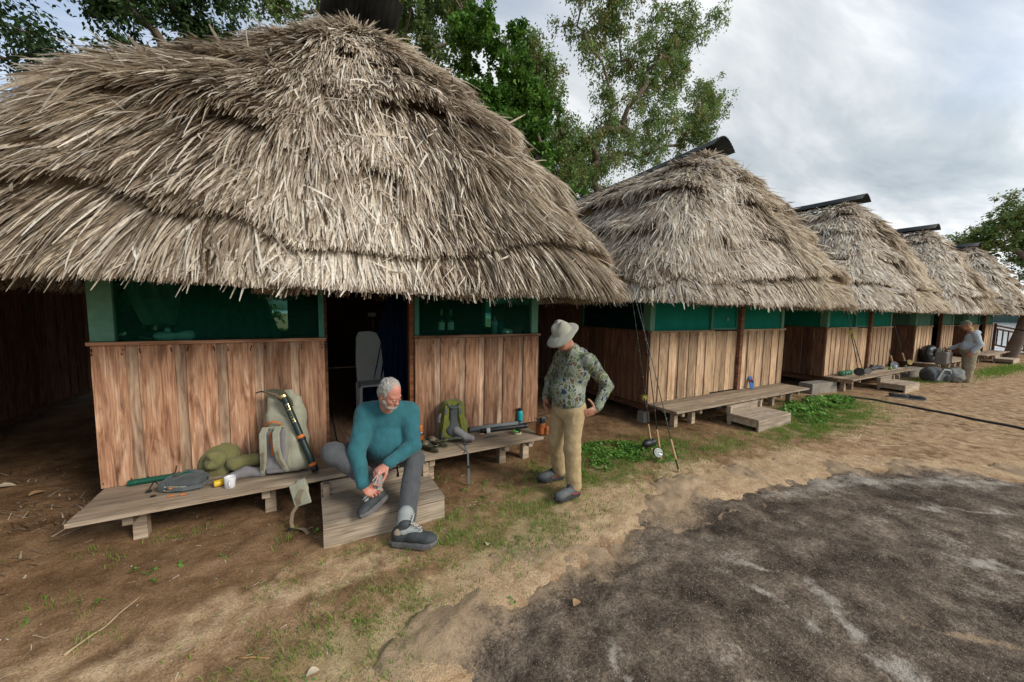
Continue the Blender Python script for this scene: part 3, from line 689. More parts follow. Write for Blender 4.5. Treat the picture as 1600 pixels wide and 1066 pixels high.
    if step:
        a, b_ = step; st = MB(); st.box(((a + b_) / 2, -.62, FZ - .105), (b_ - a, .03, .13)); so = st.build('step', M_step, H, bevel=.003)
        z_ = .20
        for k, (y_, w_) in enumerate(((-.745, .235), (-1.0, .27))):
            link('tread', plank_mesh(b_ - a, w_, .034, M_step, .7, k + 1), None, so, mat_axes((1, 0, 0), (0, 1, 0), (0, 0, 1), ((a + b_) / 2, y_, z_ - .017)))
        link('riser', plank_mesh(b_ - a, .175, .03, M_step, .7, 3), None, so, mat_axes((1, 0, 0), (0, 0, 1), (0, -1, 0), ((a + b_) / 2, -1.12, z_ - .124)))
        for x in (a + .03, b_ - .03):
            o_ = MB(); o_.box((x, -.86, z_ - .085), (.03, .48, .10)); o_.build('stringer', M_step if idx == 1 else M_gray, so)
            o_ = MB(); o_.box((x + (.012 if x < 0 else -.012), -.65, .15), (.05, .05, .32)); o_.build('leg', M_gray, so)
    r_ = roof(H, nb, weights, idx * 3.7, ws)
    if idx: crest(r_, 420 if idx == 1 else 600, idx); ridge_cap(r_, y0=(0, .14, .26, .16, .2, .3)[idx], tilt=.05 if idx == 1 else .0, hw=.40 if idx == 1 else .36 if idx == 2 else .31, top=5.30 if idx == 1 else 5.20 if idx == 2 else 5.14, rise=.25 if idx > 2 else 0)
    return H
w_front = lambda x, y: np.where(y < YF + .8, 1.0, np.where(y < 1.5, np.where(x < 0, .95, .55), np.where(y < 4.5, .22, .05))) * np.where(x < 0, 1, np.where(y > 2.5, .35, 1))
w_left = lambda x, y: np.where(y < YF + .8, 1.0, np.where(x < 0, np.where(y < 3.5, .8, .25), np.where(y < 1.2, .6, .12)))
HC = [-5.65, .594, 7.04, 13.38, 19.77, 26.1]
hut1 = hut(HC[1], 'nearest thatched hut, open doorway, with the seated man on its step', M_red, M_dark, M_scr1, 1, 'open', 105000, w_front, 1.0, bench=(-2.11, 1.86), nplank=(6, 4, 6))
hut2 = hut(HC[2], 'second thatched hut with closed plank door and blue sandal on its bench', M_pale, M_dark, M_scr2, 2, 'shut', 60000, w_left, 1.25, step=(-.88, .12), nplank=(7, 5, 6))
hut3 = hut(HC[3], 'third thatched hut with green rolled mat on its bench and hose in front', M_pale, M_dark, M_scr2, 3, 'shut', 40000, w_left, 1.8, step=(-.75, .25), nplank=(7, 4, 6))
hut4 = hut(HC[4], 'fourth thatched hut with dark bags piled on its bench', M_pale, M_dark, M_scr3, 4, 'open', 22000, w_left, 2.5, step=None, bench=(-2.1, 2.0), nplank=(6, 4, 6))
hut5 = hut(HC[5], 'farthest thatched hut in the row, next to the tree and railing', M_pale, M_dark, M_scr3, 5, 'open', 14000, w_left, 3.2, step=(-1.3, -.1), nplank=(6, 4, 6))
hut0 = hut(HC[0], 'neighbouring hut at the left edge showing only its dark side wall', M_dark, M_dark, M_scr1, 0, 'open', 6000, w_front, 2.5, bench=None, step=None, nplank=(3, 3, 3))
# ------------------------------------------------------------------ trees
def tree(name, label, base, fork, blobs, nleaf, leaf, mat, trunk_r, seed, nclus=60, spread=.5, droop=.3, group=None, cat='tree', tone_sh=0.0, asp=.32, rb=.55, patchy=.0, elong=1.0):
    r = np.random.default_rng(seed)
    t = thing(name, label, cat, base, 0, group)
    base = np.array(base, float); fork = np.array(fork, float)
    bl = np.array(blobs, float); w = (bl[:, 3] * bl[:, 4] * bl[:, 5]) ** .6; ci = r.choice(len(bl), nclus, p=w / w.sum())
    dirs = r.normal(size=(nclus, 3)); dirs /= np.linalg.norm(dirs, axis=1)[:, None]; rad = r.random(nclus) ** rb
    C = bl[ci, :3] + dirs * rad[:, None] * bl[ci, 3:6]
    order = np.argsort(np.linalg.norm(C - fork, axis=1)); C = C[order]
    nodes = [base - [0, 0, .15], base * .5 + fork * .5 + r.normal(0, .12, 3) * [1, 1, 0], fork]; par = [-1, 0, 1]
    for c in C:
        N_ = np.array(nodes[2:]); dd = np.linalg.norm(N_ - c, axis=1) + .22 * np.linalg.norm(N_ - fork, axis=1); k = int(np.argmin(dd)) + 2
        mid = nodes[k] * .5 + c * .5 + r.normal(0, .09, 3) * np.linalg.norm(c - nodes[k]); mid[2] += .08 * np.linalg.norm(c - nodes[k])
        nodes.append(mid); par.append(k); nodes.append(c); par.append(len(nodes) - 2)
    n = len(nodes); cnt = np.ones(n)
    for i in range(n - 1, 0, -1): cnt[par[i]] += cnt[i]
    rd = trunk_r * np.sqrt(cnt / cnt[0]) ** 1.05; rd = np.maximum(rd, .012); rd[0] = trunk_r * 1.25
    mb = MB(); NV = [Vector(p - base) for p in nodes]
    for i in range(1, n):
        a, b_ = NV[par[i]], NV[i]
        mb.tube([a, a.lerp(b_, .5), b_], [rd[par[i]] if par[i] <= 1 else min(rd[par[i]], rd[i] * 1.5), (rd[i] * 1.15), rd[i]], 7 if rd[i] > .04 else 4, cap=False)
    mb.build('trunk', M_bark, t, smooth=True)
    # leaves: sprays around each cluster
    ki = r.integers(0, nclus, nleaf)
    # sub-clumps
    sub = r.normal(0, spread * .62, (nclus, 9, 3)) * [1, 1, .7]; sc = r.integers(0, 9, nleaf)
    P = C[ki] + sub[ki, sc] + r.normal(0, spread * .20, (nleaf, 3)) * [1, 1, .8]
    P[:, 2] -= np.abs(r.normal(0, droop, nleaf)) * np.abs(r.normal(0, 1, nleaf)) * .5
    P = P - base
    d = r.normal(size=(nleaf, 3)) * [1, 1, .5] + (P - (C[ki] - base)) * .6; d[:, 2] -= droop * 1.6; d /= np.linalg.norm(d, axis=1)[:, None]
    up = r.normal(size=(nleaf, 3)) * .6 + [0, 0, 1]; sdv = np.cross(d, up); sdv /= np.linalg.norm(sdv, axis=1)[:, None]
    L = leaf * r.uniform(.6, 1.4, nleaf) * elong; Wd = leaf * asp * r.uniform(.7, 1.3, nleaf)
    V = np.stack([P, P + d * (L * .45)[:, None] + sdv * Wd[:, None], P + d * L[:, None] - [0, 0, .15] * L[:, None], P + d * (L * .45)[:, None] - sdv * Wd[:, None]], 1)
    ctone = r.normal(0, .16, (nclus, 9)); tone = np.clip(.42 + tone_sh + ctone[ki, sc] + r.normal(0, .14, nleaf), 0, 1)
    if patchy: 
        br = r.random((nclus, 9)) < patchy; tone = np.where(br[ki, sc], np.clip(.86 + r.normal(0, .08, nleaf), 0, 1), np.minimum(tone, .68))
    me = np_mesh('crown', V.reshape(-1, 3), np.arange(nleaf * 4).reshape(-1, 4), False, {'tone': ('FACE', tone)})
    cr = link('crown', me, mat, t)
    return t
GT = 'trees behind the huts'
# big feathery tree between first and second roof
tree('feathery_tree', 'tall airy tree with olive and brown seed clusters rising between first and second roofs', (9.6, 11.5, 0), (9.9, 11.6, 4.6),
     [(7.8, 12, 10.2, 1.0, 1.0, .9), (7.3, 12, 11.3, .8, .8, .6), (10.2, 12, 12.4, 1.8, 1.2, 1.5), (9.4, 12, 8.6, 1.3, 1.1, 1.2), (12.7, 12, 12.0, 2.0, 1.2, 1.7), (14.8, 12, 14.6, 1.9, 1.0, 1.0), (16.3, 12, 10.9, 1.5, .8, 1.1), (17.6, 12, 12.5, 1.2, .7, .8), (11.4, 12, 9.6, 1.7, 1.2, 1.5), (17.6, 12, 15.9, .5, .4, .9), (8.3, 12, 7.0, 1.0, 1, 1), (13.4, 12, 9.7, 1.8, 1.0, 1.3), (10.4, 12, 14.4, 2.0, 1.1, 1.0), (14.4, 12, 12.6, 1.4, .9, 1.2), (10.5, 12, 7.4, 1.3, 1.1, 1.1)],
     90000, .095, M_leaf_f, .17, 5, 210, .44, .38, GT, patchy=.22, asp=.32, rb=.5, tone_sh=.08)
tree('leafy_tree', 'dense bright green leafy tree just right of the first roof peak', (6.0, 11, 0), (6.1, 11.2, 5.0),
     [(5.5, 11.4, 10.2, 1.3, 1.3, 1.3), (6.2, 11.5, 9.0, 1.3, 1.2, 1.3), (6.9, 11.6, 8.0, 1.4, 1.3, 1.5), (5.2, 11.4, 7.8, 1.5, 1.3, 1.6), (7.5, 12, 7.0, 1.1, 1.2, 1.0), (4.8, 11.8, 10.4, .8, .8, .8), (7.0, 11.4, 6.0, 1.6, 1.3, 1.4)],
     42000, .13, M_leaf_g, .18, 8, 90, .34, .15, GT, tone_sh=.14, asp=.34)
tree('feathery_tree', 'olive leaved tree whose crown shows directly behind the metal cap of the first roof', (3.2, 13.5, 0), (3.2, 13.5, 5.5),
     [(2.4, 13.5, 11.8, 1.8, 1.2, 1.2), (4.2, 13.5, 12.4, 1.7, 1.2, 1.5), (5.0, 13.6, 13.6, 1.3, 1.2, 1.2), (.9, 13.6, 11.5, 1.6, 1.2, 1.1), (-.9, 13.6, 11.2, 1.2, 1.2, 1.0), (4.0, 14, 10, 1.5, 1, 1)],
     34000, .11, M_leaf_f, .16, 11, 90, .42, .3, GT, patchy=.12, tone_sh=-.05)
tree('dark_feathery_tree', 'dark green tree over the left end of the first roof', (-3.6, 12, 0), (-3.8, 12.2, 5.5),
     [(-3.6, 12.4, 9.2, 1.4, 1.3, 1.3), (-2.6, 12.4, 10.0, 1.2, 1.2, 1.1), (-4.9, 12.5, 9.9, 1.2, 1.2, 1.0), (-3.0, 12.4, 7.4, 1.2, 1.1, 1.1), (-4.4, 12.4, 11.4, 1.4, 1.2, .8), (-1.9, 12.5, 8.4, .7, .9, .8)],
     42000, .10, M_leaf_d, .15, 15, 95, .36, .35, GT, tone_sh=.02)
tree('dark_feathery_tree', 'thin tree with bare forked limb at the far left edge above the roof', (-7.2, 12.5, 0), (-7.0, 12.5, 5.5),
     [(-6.0, 12.5, 9.6, 1.1, 1.0, 1.3), (-6.6, 12.5, 8.0, 1.2, 1.0, .9), (-5.2, 12.6, 7.4, .9, .8, .7), (-7.6, 12.5, 9.6, 1.0, 1.0, 1.0)],
     13000, .10, M_leaf_d, .12, 19, 60, .40, .35, GT, tone_sh=-.02)
tree('leafy_shrub', 'low green bush in the gap behind the first and second roofs', (8.7, 10.8, 0), (8.7, 10.8, 2.5),
     [(8.8, 10.8, 5.4, 1.3, .9, .9), (9.8, 11, 4.6, 1.2, 1, 1.2), (7.9, 10.8, 4.4, 1.2, 1, 1.2), (8.8, 10.8, 3.0, 1.6, 1, 1.3)], 12000, .17, M_leaf_g, .10, 23, 45, .34, .12, None, 'shrub', tone_sh=.2)
tree('leafy_shrub', 'shady green bush seen through the left window of the first hut', (-2.9, 12.0, 0), (-2.9, 12.0, .8),
     [(-2.8, 12, 1.8, 1.6, .8, 1.2), (-4.2, 12, 1.8, 1.2, .8, 1.0), (-1.6, 12, 1.6, 1.2, .8, 1.0)], 9000, .17, M_leaf_g, .08, 24, 40, .36, .12, None, 'shrub', tone_sh=.2)
tree('spreading_tree', 'leaning tree with layered crown at the right edge beyond the last hut', (28.4, 3.66, 0), (28.9, 3.25, 2.6),
     [(28.2, 5.3, 5.75, .5, .55, .22), (28.2, 4.7, 5.9, .6, .6, .35), (28.4, 4.3, 6.6, .6, .5, .3), (28.5, 3.9, 7.2, .7, .6, .35), (28.8, 4.5, 5.1, .7, .6, .35), (28.6, 4.0, 5.6, 1.3, 1.1, .55), (29.5, 4.0, 6.6, 1.6, 1.1, .55), (30.0, 3.2, 5.0, 1.8, 1.2, .8), (31.0, 3.2, 7.0, 1.8, 1.3, .9), (29.5, 5.4, 5.6, 1.0, 1.2, .35), (31.5, 2.2, 5.8, 1.8, 1.4, 1.2), (29.2, 2.6, 4.0, .9, .9, .5), (30.4, 1.9, 7.6, 1.4, 1.2, .7)],
     36000, .12, M_leaf_f, .20, 31, 95, .42, .12, None, tone_sh=.20, asp=.34)
mb = MB(); rr = random.Random(3)
tree('leafy_shrub', 'round green bush by the railing at the right edge', (33.5, 3.0, -.4), (33.5, 3.0, .2), [(33.6, 2.9, .7, 1.0, .9, .6)], 3000, .16, M_leaf_g, .05, 33, 18, .25, .1, None, 'shrub', tone_sh=.25)

# ------------------------------------------------------------------ low plants
def grass_mesh(P, h, w, mat, name, label, cat, tone0=.5):
    n = len(P); a = rng.random(n) * 6.283; lean = rng.uniform(.1, .9, n)[:, None] * np.stack([np.cos(a), np.sin(a), a * 0], 1)
    hh = h * rng.uniform(.4, 1.3, n); b_ = rng.random(n) * 6.283; sd = np.stack([np.cos(b_), np.sin(b_), b_ * 0], 1) * (w * rng.uniform(.6, 1.4, n))[:, None]
    up = np.array([0, 0, 1.]); p1 = P + (up * .6 + lean * .25) * hh[:, None]; p2 = P + (up * .95 + lean * .9) * hh[:, None]
    V = np.stack([P - sd, P + sd, p1 + sd * .8, p1 - sd * .8, p2 + sd * .1, p2 - sd * .1], 1)
    F = (np.arange(n)[:, None] * 6 + np.array([[0, 1, 2, 3, 3, 2, 4, 5]])).reshape(-1, 4)
    me = np_mesh(name, V.reshape(-1, 3), F, False, {'tone': ('FACE', np.repeat(np.clip(tone0 + rng.normal(0, .2, n), 0, 1), 2))})
    return tag(link(name, me, mat), label, cat, kind='stuff')
cand = rng.uniform([-2.6, .6], [14, 4.1], (500000, 2)); g = green_at(cand[:, 0], cand[:, 1])
clump = fbm(cand[:, 0] * 7, cand[:, 1] * 7, 3)
keep = (g * sstep(.34, .58, clump) > rng.random(len(cand)) * 1.1) & (cand[:, 1] > rock_edge(cand[:, 0]) - .02)
c2 = rng.uniform([-2.4, 1.2], [4, 3.9], (60000, 2)); k2 = (fbm(c2[:, 0] * 4 + 8, c2[:, 1] * 4, 3) > .66) & (c2[:, 1] > rock_edge(c2[:, 0]) + .15) & (rng.random(len(c2)) < .35)
P = np.concatenate([cand[keep], c2[k2]]); P = np.column_stack([P, ground_h(P[:, 0], P[:, 1]) - .003])
hs = .042
grass_mesh(P, hs, .0022, M_grass, 'grass', 'thin short green grass tufts on the dirt yard', 'grass', .55)
farP = rng.uniform([14, 2.4], [26, 3.8], (30000, 2)); g = green_at(farP[:, 0], farP[:, 1]); farP = farP[g * 1.2 > rng.random(len(farP))]
grass_mesh(np.column_stack([farP, ground_h(farP[:, 0], farP[:, 1])]), .07, .006, M_grass, 'grass', 'far grass strip along the fourth and fifth huts', 'grass', .6)
def weeds(cents, label, n_per, size, hgt=.09):
    Vs = []; tn = []
    for (u, v, ru, rv, n) in cents:
        a = rng.random(n) * 6.283; r = np.sqrt(rng.random(n)); x = u + ru * r * np.cos(a); y = v + rv * r * np.sin(a)
        kk = fbm(x * 5, y * 5, 3) > .45 if n > 60 else np.ones(n, bool); x, y, r = x[kk], y[kk], r[kk]; n = len(x)
        z = ground_h(x, y) + rng.random(n) * hgt * (1.1 - r) + .01
        P = np.stack([x, y, z], 1); th = rng.random(n) * 6.283; tl = rng.normal(0, .45, (n, 2)); d = np.stack([np.cos(th), np.sin(th), tl[:, 0]], 1); s_ = np.stack([-np.sin(th), np.cos(th), tl[:, 1]], 1)
        L = size * rng.uniform(.6, 1.4, n)[:, None]
        Vs.append(np.stack([P, P + d * L * .5 + s_ * L * .42, P + d * L, P + d * L * .5 - s_ * L * .42], 1)); tn.append(np.clip(.4 + (z - ground_h(x, y)) * 4 + rng.normal(0, .2, n), 0, 1))
    V = np.concatenate(Vs); me = np_mesh('weeds', V.reshape(-1, 3), np.arange(len(V) * 4).reshape(-1, 4), False, {'tone': ('FACE', np.concatenate(tn))})
    return tag(link('creeping_weeds', me, M_weed), label, 'weeds', kind='stuff')
weeds([(3.35, 3.55, .62, .34, 2600), (3.9, 3.25, .55, .30, 1300), (3.0, 3.3, .30, .22, 500)], 'patch of creeping green weeds around the fishing rods', 1, .028)
weeds([(9.3, 3.45, 1.1, .42, 4200), (8.2, 3.4, .6, .25, 900), (10.2, 3.5, .5, .25, 900), (7.9, 3.0, .5, .2, 500)], 'bright patch of creeping green weeds beside the concrete block', 1, .045, .16)
sp = [(float(a), float(b_), .03, .03, 7) for a, b_ in [(-1.1, 3.35), (-1.02, 3.3), (-1.2, 3.1), (-.95, 3.2), (-.85, 3.32), (-1.5, 3.1), (-.6, 3.28), (.0, 3.3), (-.15, 3.1), (1.35, 3.4), (1.5, 3.2), (1.75, 3.35), (1.95, 3.15), (2.1, 3.4), (1.62, 3.5), (1.3, 3.05), (2.3, 3.5), (2.6, 3.7), (1.1, 1.95), (-.2, 1.98), (-.14, 1.93), (-.24, 1.92), (-.05, 1.96), (.2, 2.2), (-1.9, 2.9), (-1.75, 3.3)]]
weeds(sp, 'single tiny green seedlings sprouting from the bare dirt', 1, .022, .035)
# pebbles, chips and dead bits
n = 9000; x = rng.uniform(-3, 9, n); y = rng.uniform(.2, 4.4, n); s_ = rng.uniform(.0015, .0055, n) * np.where(rng.random(n) < .03, 2.2, 1)
on_rock = y < rock_edge(x) - .1; keep = ~on_rock; x, y, s_ = x[keep], y[keep], s_[keep]; n = len(x); z = ground_h(x, y)
oct_ = np.array([(1, 0, 0), (0, 1, 0), (-1, 0, 0), (0, -1, 0), (0, 0, .7), (0, 0, -.5)])
V = np.stack([x, y, z], 1)[:, None] + oct_[None] * s_[:, None, None] * rng.uniform(.6, 1.4, (n, 6, 1))
F = np.array([(0, 1, 4), (1, 2, 4), (2, 3, 4), (3, 0, 4), (1, 0, 5), (2, 1, 5), (3, 2, 5), (0, 3, 5)]); F = (np.arange(n)[:, None, None] * 6 + F[None]).reshape(-1, 3)
me = np_mesh('pebbles', V.reshape(-1, 3), F, False, {'tone': ('FACE', np.repeat(np.clip(rng.normal(.5, .25, n), 0, 1), 8))})
tag(link('gravel_grit', me, M_pebble), 'small pebbles and grit strewn over the dirt', 'gravel', kind='stuff')
n = 1500; x = rng.uniform(-4.6, -1.7, n); y = 4.6 + (x + 2.2) * -.55 + rng.normal(0, .55, n); kk = (y > 3.4) & (fbm(x * 2, y * 2, 3) > .42); x, y = x[kk], y[kk]; n = len(x); th = rng.normal(2.4, .5, n); L_ = rng.uniform(.03, .16, n); w_ = rng.uniform(.002, .007, n); z = ground_h(x, y) + .004 + rng.random(n) * .012
dx, dy = np.cos(th) * L_, np.sin(th) * L_; wx, wy = -np.sin(th) * w_, np.cos(th) * w_; dz = rng.normal(0, .012, n)
V = np.stack([np.stack([x - wx, y - wy, z], 1), np.stack([x + wx, y + wy, z + .002], 1), np.stack([x + dx + wx * .3, y + dy + wy * .3, z + dz + .002], 1), np.stack([x + dx - wx * .3, y + dy - wy * .3, z + dz], 1)], 1)
me = np_mesh('litter', V.reshape(-1, 3), np.arange(n * 4).reshape(-1, 4), False, {'tone': ('FACE', np.clip(rng.normal(.22, .16, n), 0, 1))})
tag(link('palm_litter', me, M_thatch), 'dry palm litter strewn on the ground beside the neighbouring hut', 'leaf litter', kind='stuff')
n = 900; x = rng.uniform(-2, 9, n); y = rng.uniform(2.0, 4.3, n); kk = y > rock_edge(x) + .15; x, y = x[kk], y[kk]; n = len(x); th = rng.random(n) * 6.28; L_ = rng.uniform(.01, .05, n); w_ = rng.uniform(.001, .003, n); z = ground_h(x, y) + .004
dx, dy = np.cos(th) * L_, np.sin(th) * L_; wx, wy = -np.sin(th) * w_, np.cos(th) * w_
V = np.stack([np.stack([x - wx, y - wy, z], 1), np.stack([x + wx, y + wy, z + .001], 1), np.stack([x + dx + wx, y + dy + wy, z + .004], 1), np.stack([x + dx - wx, y + dy - wy, z + .003], 1)], 1)
me = np_mesh('bits', V.reshape(-1, 3), np.arange(n * 4).reshape(-1, 4), False, {'tone': ('FACE', np.clip(rng.normal(.30, .2, n), 0, 1))})
tag(link('straw_bits', me, M_thatch), 'tiny straw bits fallen from the thatch over the whole yard', 'straw bits', kind='stuff')
M_stick = plain('dry_stick', (.42, .31, .19), .85, .1, .3, 40, .4); M_dleaf = plain('dead_leaf', (.42, .26, .13), .8, .2, .35, 25, .4)
M_str = plain('pale_dry_leaf', (.60, .50, .36), .8, .2, .2, 40, .3)
def stick(name, label, pts, r, mat, cat='stick'):
    P = []
    for i in range(len(pts) - 1):
        for k in range(4):
            t = k / 4; u = pts[i][0] * (1 - t) + pts[i + 1][0] * t; v_ = pts[i][1] * (1 - t) + pts[i + 1][1] * t; P.append((u, v_, gz(u, v_) + r * .8))
    P.append((pts[-1][0], pts[-1][1], gz(*pts[-1]) + r * .8)); n_ = len(P)
    m_ = MB(); m_.tube(P, [r * (1.0 - .55 * i / n_) for i in range(n_)], 6, flat=.6); return tag(m_.build(name, mat, smooth=True), label, cat)
stick('dry_frond_stick', 'long pale dry palm stalk lying on the dirt at lower left', [(-1.18, 2.70), (-1.09, 2.84), (-1.05, 2.95), (-.99, 3.05)], .009, M_stick)
stick('wood_splinter', 'short orange brown wood splinter on the dirt near the bottom edge', [(-.385, 2.28), (-.23, 2.19)], .007, M_orange and plain('orange_wood', (.45, .25, .12), .8, .1, .3, 50, .3))
stick('twig', 'small grey twig left of the long pale stalk', [(-1.42, 2.98), (-1.33, 2.9), (-1.25, 2.93)], .004, M_stick, 'twig')
stick('twig', 'yellow straw lying in the grass right of the standing man', [(2.87, 3.22), (3.15, 3.2)], .004, M_str, 'twig')
stick('twig', 'forked pale twig on the sand beyond the rock edge', [(7.0, 2.35), (7.25, 2.2), (7.55, 2.25)], .008, M_str, 'twig')
stick('twig', 'thin pale twig lying farther along the sand by the rock', [(7.1, 1.95), (7.5, 1.75)], .006, M_str, 'twig')
stick('twig', 'thin dry stalk lying against the fishing rod handle', [(3.9, 2.98), (4.02, 2.72)], .004, M_str, 'twig')
def dead_leaf(label, u, v, s, rz, mat, z0=None):
    m_ = MB(); z = (gz(u, v) if z0 is None else z0) + .006
    vs = []; 
    for i in range(5):
        t = i / 4; w = s * .36 * math.sin(math.pi * (t * .86 + .07)); h = .012 * math.sin(t * 3.0 + rz)
        vs += [(t * s - s / 2, -w, h + w * .25), (t * s - s / 2, 0, h), (t * s - s / 2, w, h + w * .35)]
    fs = [(i * 3 + k, (i + 1) * 3 + k, (i + 1) * 3 + k + 1, i * 3 + k + 1) for i in range(4) for k in range(2)]
    m_.add(vs, fs); o = m_.build('fallen_leaf', mat, smooth=True); o.location = (u, v, z); o.rotation_euler = (0, 0, rz)
    return tag(o, label, 'leaf')
def rock_z(u, v):
    i = int(np.argmin(abs(ru - u))); j = int(np.argmin(abs(rv - v))); return float(Zr[i, j])
dead_leaf('orange dry leaf lying on the dark rock slab', 1.46, 1.72, .07, .4, M_dleaf, max(rock_z(1.46, 1.72), gz(1.46, 1.72)))
dead_leaf('pale curled leaf on the dirt below the standing man', 1.22, 2.55, .065, 1.0, M_str)
dead_leaf('small reddish leaf on the dirt near the standing man', 1.54, 2.40, .045, 2.0, M_orange)
dead_leaf('tan leaf lying at the bottom edge of the yard', -.03, 2.0, .06, .2, M_str)
dead_leaf('brown leaf under the neighbour hut at left', -2.25, 5.0, .12, .9, M_dleaf)
dead_leaf('grey leaf on the trampled litter at far left', -2.6, 5.3, .14, .2, M_str)
dead_leaf('tiny yellow leaf on the far right of the rock', 6.2, 1.1, .05, 1.2, M_dleaf, rock_z(6.2, 1.1))

# ------------------------------------------------------------------ soft shapes (distance fields -> surface nets)
def rot_from(x=None, z=None):
    x = Vector(x).normalized(); z = Vector(z); z = (z - x * z.dot(x)).normalized(); y = z.cross(x)
    return np.array([[x.x, y.x, z.x], [x.y, y.y, z.y], [x.z, y.z, z.z]])
def field(prims, h, pad=.03):
    lo = np.full(3, 1e9); hi = -lo
    bbs = []
    for p in prims:
        if p[0] == 'c': a, b_, ra, rb_ = np.array(p[1], float), np.array(p[2], float), p[3], p[4]; r = max(ra, rb_); l_, h_ = np.minimum(a, b_) - r, np.maximum(a, b_) + r
        else: c = np.array(p[1], float); e = float(np.linalg.norm(p[2])) if p[0] == 'b' else max(p[2]); l_, h_ = c - e, c + e
        bbs.append((l_, h_))
        if p[-1] >= 0: lo = np.minimum(lo, l_); hi = np.maximum(hi, h_)
    lo -= pad; hi += pad; n = np.ceil((hi - lo) / h).astype(int) + 1
    D = np.full(n, 1.0, np.float32); ax = [lo[i] + np.arange(n[i]) * h for i in range(3)]
    for p, (l_, h_) in zip(prims, bbs):
        k = abs(p[-1]); m_ = max(k * 1.2, 2 * h) + .01
        i0 = np.clip(((l_ - m_ - lo) / h).astype(int), 0, n - 1); i1 = np.clip(((h_ + m_ - lo) / h).astype(int) + 2, 1, n)
        if (i1 <= i0).any(): continue
        X, Y, Z = np.meshgrid(*[ax[i][i0[i]:i1[i]] for i in range(3)], indexing='ij', sparse=True)
        if p[0] == 'c':
            a, b_ = np.array(p[1], float), np.array(p[2], float); ab = b_ - a; L2 = ab @ ab + 1e-12
            t = np.clip(((X - a[0]) * ab[0] + (Y - a[1]) * ab[1] + (Z - a[2]) * ab[2]) / L2, 0, 1)
            d = np.sqrt((X - a[0] - t * ab[0]) ** 2 + (Y - a[1] - t * ab[1]) ** 2 + (Z - a[2] - t * ab[2]) ** 2) - (p[3] + (p[4] - p[3]) * t)
        else:
            c = np.array(p[1], float); R_ = np.eye(3) if p[3] is None else np.array(p[3]); q = [(X - c[0]) * R_[0, i] + (Y - c[1]) * R_[1, i] + (Z - c[2]) * R_[2, i] for i in range(3)]
            if p[0] == 'e':
                r_ = p[2]; k0 = np.sqrt(sum((q[i] / r_[i]) ** 2 for i in range(3))); k1 = np.sqrt(sum((q[i] / r_[i] ** 2) ** 2 for i in range(3))) + 1e-9
                d = k0 * (k0 - 1) / k1
            else:
                rr_ = p[4]; e = [np.abs(q[i]) - (p[2][i] - rr_) for i in range(3)]
                d = np.sqrt(sum(np.maximum(x, 0) ** 2 for x in e)) + np.minimum(np.maximum(np.maximum(e[0], e[1]), e[2]), 0) - rr_
        V = D[i0[0]:i1[0], i0[1]:i1[1], i0[2]:i1[2]]
        if p[-1] >= 0:
            kk = max(k, 1e-4); hh = np.clip(.5 + .5 * (V - d) / kk, 0, 1); V[...] = V * (1 - hh) + d * hh - kk * hh * (1 - hh)
        else:
            kk = k; hh = np.clip(.5 - .5 * (V + d) / kk, 0, 1); V[...] = V * (1 - hh) - d * hh + kk * hh * (1 - hh)
    return D, lo
def nets(D, lo, h):
    ins = D < 0; n = D.shape
    cnt = np.zeros((n[0] - 1, n[1] - 1, n[2] - 1), np.uint8)
    for a in (0, 1):
        for b_ in (0, 1):
            for c in (0, 1): cnt += ins[a:n[0] - 1 + a, b_:n[1] - 1 + b_, c:n[2] - 1 + c]
    cell = np.argwhere((cnt > 0) & (cnt < 8)); idx = np.full(cnt.shape, -1, np.int32); idx[tuple(cell.T)] = np.arange(len(cell))
    acc = np.zeros((len(cell), 3)); w = np.zeros(len(cell)); cor = [(a, b_, c) for a in (0, 1) for b_ in (0, 1) for c in (0, 1)]
    vals = {c: D[cell[:, 0] + c[0], cell[:, 1] + c[1], cell[:, 2] + c[2]] for c in cor}
    for c in cor:
        for ax_ in range(3):
            if c[ax_]: continue
            c2 = tuple(1 if i == ax_ else c[i] for i in range(3)); a, b_ = vals[c], vals[c2]; m_ = (a < 0) != (b_ < 0)
            t = a[m_] / (a[m_] - b_[m_]); p = np.tile(np.array(c, float), (m_.sum(), 1)); p[:, ax_] = t; acc[m_] += p; w[m_] += 1
    V = lo + (cell + acc / w[:, None]) * h
    F = []
    for ax_ in range(3):
        a = [slice(1, n[i] - 1) for i in range(3)]; a[ax_] = slice(0, n[ax_] - 1); b_ = list(a); b_[ax_] = slice(1, n[ax_])
        x, y = ins[tuple(a)], ins[tuple(b_)]; e = np.argwhere(x != y); off = np.array([1, 1, 1]); off[ax_] = 0; e = e + off
        fl = ins[tuple(e.T)]
        u_, v_ = [(1, 2), (2, 0), (0, 1)][ax_]; eu = np.eye(3, dtype=int)[u_]; ev = np.eye(3, dtype=int)[v_]
        q = np.stack([idx[tuple((e - eu - ev).T)], idx[tuple((e - ev).T)], idx[tuple(e.T)], idx[tuple((e - eu).T)]], 1)
        q[~fl] = q[~fl][:, ::-1]; F.append(q)
    F = np.concatenate(F); F = F[(F >= 0).all(1)]
    return V, F
